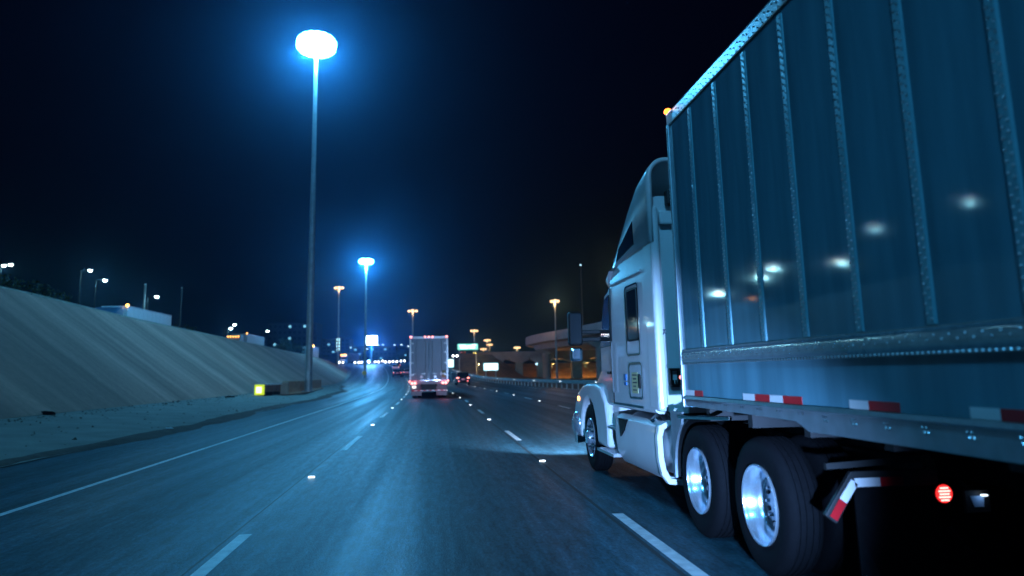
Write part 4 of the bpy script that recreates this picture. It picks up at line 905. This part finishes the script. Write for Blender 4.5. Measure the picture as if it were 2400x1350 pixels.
# traffic on the road above the bank
for k, (x, y, fr_, lab) in enumerate(((3.2, 262, True, 'leftmost white-lit car on the bank road'), (5.2, 264, False, 'left red-lit car on the bank road'), (8.4, 262, True, 'right white-lit car on the bank road'), (7.0, 266, False, 'middle red-lit car on the bank road'), (11.2, 266, False, 'right red-lit car on the bank road'))):
    car(lab, (x, y, min(8.2, (x+1)*.75)+.02 if x > 0 else 0), R(90 if False else (176 if fr_ else 2)), (dk, sv)[k % 2], front=fr_, lamp_r=.32, group='cars on the bank road')
street_lamp('single yellow lamp at the right end of the bank road', (14.4, 254, 7), 1.5, emit('yellow_lamp', (1, .72, .05), 6), .4, 0, arm=.3, group='amber lamps under the bridge')

# ---------------------------------------------------------------- far city at the left
win_c = emit('window_cool', (.25, .75, 1), 1.1); win_c.cycles.emission_sampling = 'NONE'; win_d = mat('window_dark', (.02, .03, .05), .15)
def building(label, x0, x1, y, z0, z1, depth, lit, cols, rows_, mt=build_m):
    t = thing('building', label, 'building', ((x0+x1)/2, y, z0), 0, 'distant buildings'); o_ = ((x0+x1)/2, y, z0)
    MB(o_).box(x0, x1, y, y+depth, z0-6, z1).build('wall', mt, t); MB(o_).box(x0-.3, x1+.3, y-.3, y+depth+.3, z1, z1+.5).build('roof_slab', mt, t)
    cw = (x1-x0)/cols; rh = (z1-z0)/rows_; first = {}
    for i in range(cols):
        for j in range(rows_):
            onn = random.random() < lit; k = bool(onn)
            MB(o_).box(x0+cw*(i+.25), x0+cw*(i+.75), y-.08, y-.01, z0+rh*(j+.35), z0+rh*(j+.75)).build('window', win_c if onn else win_d, t)
    return t
building('long dark low-rise building behind the tall mast', -85, -60, 400, 17, 29.5, 20, .06, 10, 4)
building('blue-lit office block right of the tall mast', -60, -45, 420, 12, 22, 20, .12, 6, 5)
tw = building('narrow tower with a bright column of windows right of the tall mast', -49.6, -47.4, 398, 12, 21.8, 4, .0, 1, 5)
for k in range(4): MB().box(-.7, .7, -.4, -.1, 3.0+1.7*k, 4.2+1.7*k).build('lit_window', emit('window_bright', (.5, .9, 1), 4), tw)
building('wide far block below the lit billboard', -44, -20, 430, 10, 17.5, 20, .16, 10, 3)
building('far block between the billboard and the grey trailer', -20, -8, 440, 10, 16, 20, .14, 6, 3)
for k, (px, pz, y) in enumerate(((-42.6, 16.6, 400), (-34, 15.7, 400), (-27.9, 17.5, 395), (-25.5, 17.6, 395), (-19.5, 17.4, 395), (-16.0, 17.4, 395), (-12.4, 16.6, 395), (-7.3, 15.2, 395), (-5.2, 15.5, 395))):
    street_lamp('%s of the small far city lamps counted from the left' % ords[k], (px, y, 6), pz-6, emit('city_lens', (.6, .88, 1), 4), .33, 0, arm=.4, group='far city lamps')

# ---------------------------------------------------------------- scrub and trees on the terrace
def leaf_cloud(mb, c, rad, n, s):
    for _ in range(n):
        while True:
            p = Vector((random.uniform(-1, 1), random.uniform(-1, 1), random.uniform(-1, 1)))
            if .25 < p.length < 1: break
        p = Vector((p.x*rad[0], p.y*rad[1], p.z*rad[2]))+Vector(c); a = Vector((random.gauss(0, 1), random.gauss(0, 1), random.gauss(0, 1))).normalized(); b_ = a.orthogonal().normalized()
        z = s*random.uniform(.6, 1.4); mb.add([p-a*z, p+b_*z*.5, p+a*z, p-b_*z*.5], [(0, 1, 2, 3)])
def tree(label, loc, H, wd, n=420):
    t = thing('tree', label, 'tree', loc, 0, 'trees on the terrace')
    q = MB(); q.cyl((0, 0, -.3), (0, 0, H*.55), .16, .08, 8)
    for k in range(5): a = 1.26*k; q.cyl((0, 0, H*(.3+.05*k)), (math.cos(a)*wd*.55, math.sin(a)*wd*.55, H*(.55+.05*k)), .06, .025, 6)
    q.build('trunk', bark, t); q = MB()
    for k in range(7): a = random.uniform(0, 6.3); r = random.uniform(.1, .6)*wd; leaf_cloud(q, (math.cos(a)*r, math.sin(a)*r, H*random.uniform(.45, .88)), (wd*.5, wd*.5, H*.2), n//7, .16)
    q.build('crown', veg, t)
tl2 = [('scrubby tree right behind the long white trailer', (-35.5, 96), 5.2, 2.6), ('broad dark tree right of the bare pole', (-38, 108), 6.0, 3.2), ('dark tree left of the twin white lamps', (-37, 116), 5.2, 3), ('low dark tree right of the twin white lamps', (-36, 140), 4.8, 3),
       ('dark tree just left of the tall mast top of slope', (-29, 150), 4.6, 2.6), ('dark tree right of the pinkish trailer', (-27, 142), 4.0, 2.2), ('dark tree right of the tall mast on the slope crest', (-29, 170), 4.2, 2.6), ('low tree at the far end of the slope', (-30, 205), 3.8, 2.6)]
for lab, (x, y), H, wd in tl2: tree(lab, (x, y, upz(min(y, 210))), H, wd)
for k, (x, y, s, lab) in enumerate(((-22.0, 40.5, .55, 'leftmost low bush on the embankment crest'), (-22.1, 43.5, .6, 'second low bush on the embankment crest'), (-22.0, 46, .5, 'bush left of the dark blue tractor unit'), (-22.2, 37, .7, 'bush at the left edge of the frame on the crest'))):
    t = thing('bush', lab, 'bush', (x, y, lerp_tab(CRZ, y)-.05), 0, 'bushes on the crest'); q = MB(); leaf_cloud(q, (0, 0, s*.9), (s*1.7, s*2.0, s), 260, .09); q.build('foliage', mat('bush_leaf', (.06, .085, .045), .8, var=.3), t)
    q = MB()
    for j in range(4): q.cyl((0, 0, -.1), (random.uniform(-.4, .4), random.uniform(-.5, .5), s*.9), .02, .01, 5)
    q.build('stems', bark, t)

# ---------------------------------------------------------------- haze
hb = MB(); hb.box(-790, 790, -130, 1580, -13, 56)
hz = hb.build('haze', bpy.data.materials.new('haze')); hm = hz.data.materials[0]; hm.use_nodes = True; n = hm.node_tree
n.nodes.remove(n.nodes['Principled BSDF']); pv = n.nodes.new('ShaderNodeVolumePrincipled'); pv.inputs['Color'].default_value = (.2, .54, 1, 1); pv.inputs['Density'].default_value = .0006; pv.inputs['Anisotropy'].default_value = .9
n.links.new(pv.outputs[0], n.nodes['Material Output'].inputs['Volume']); tag(hz, 'thin night haze around the road lamps', 'haze', kind='stuff')
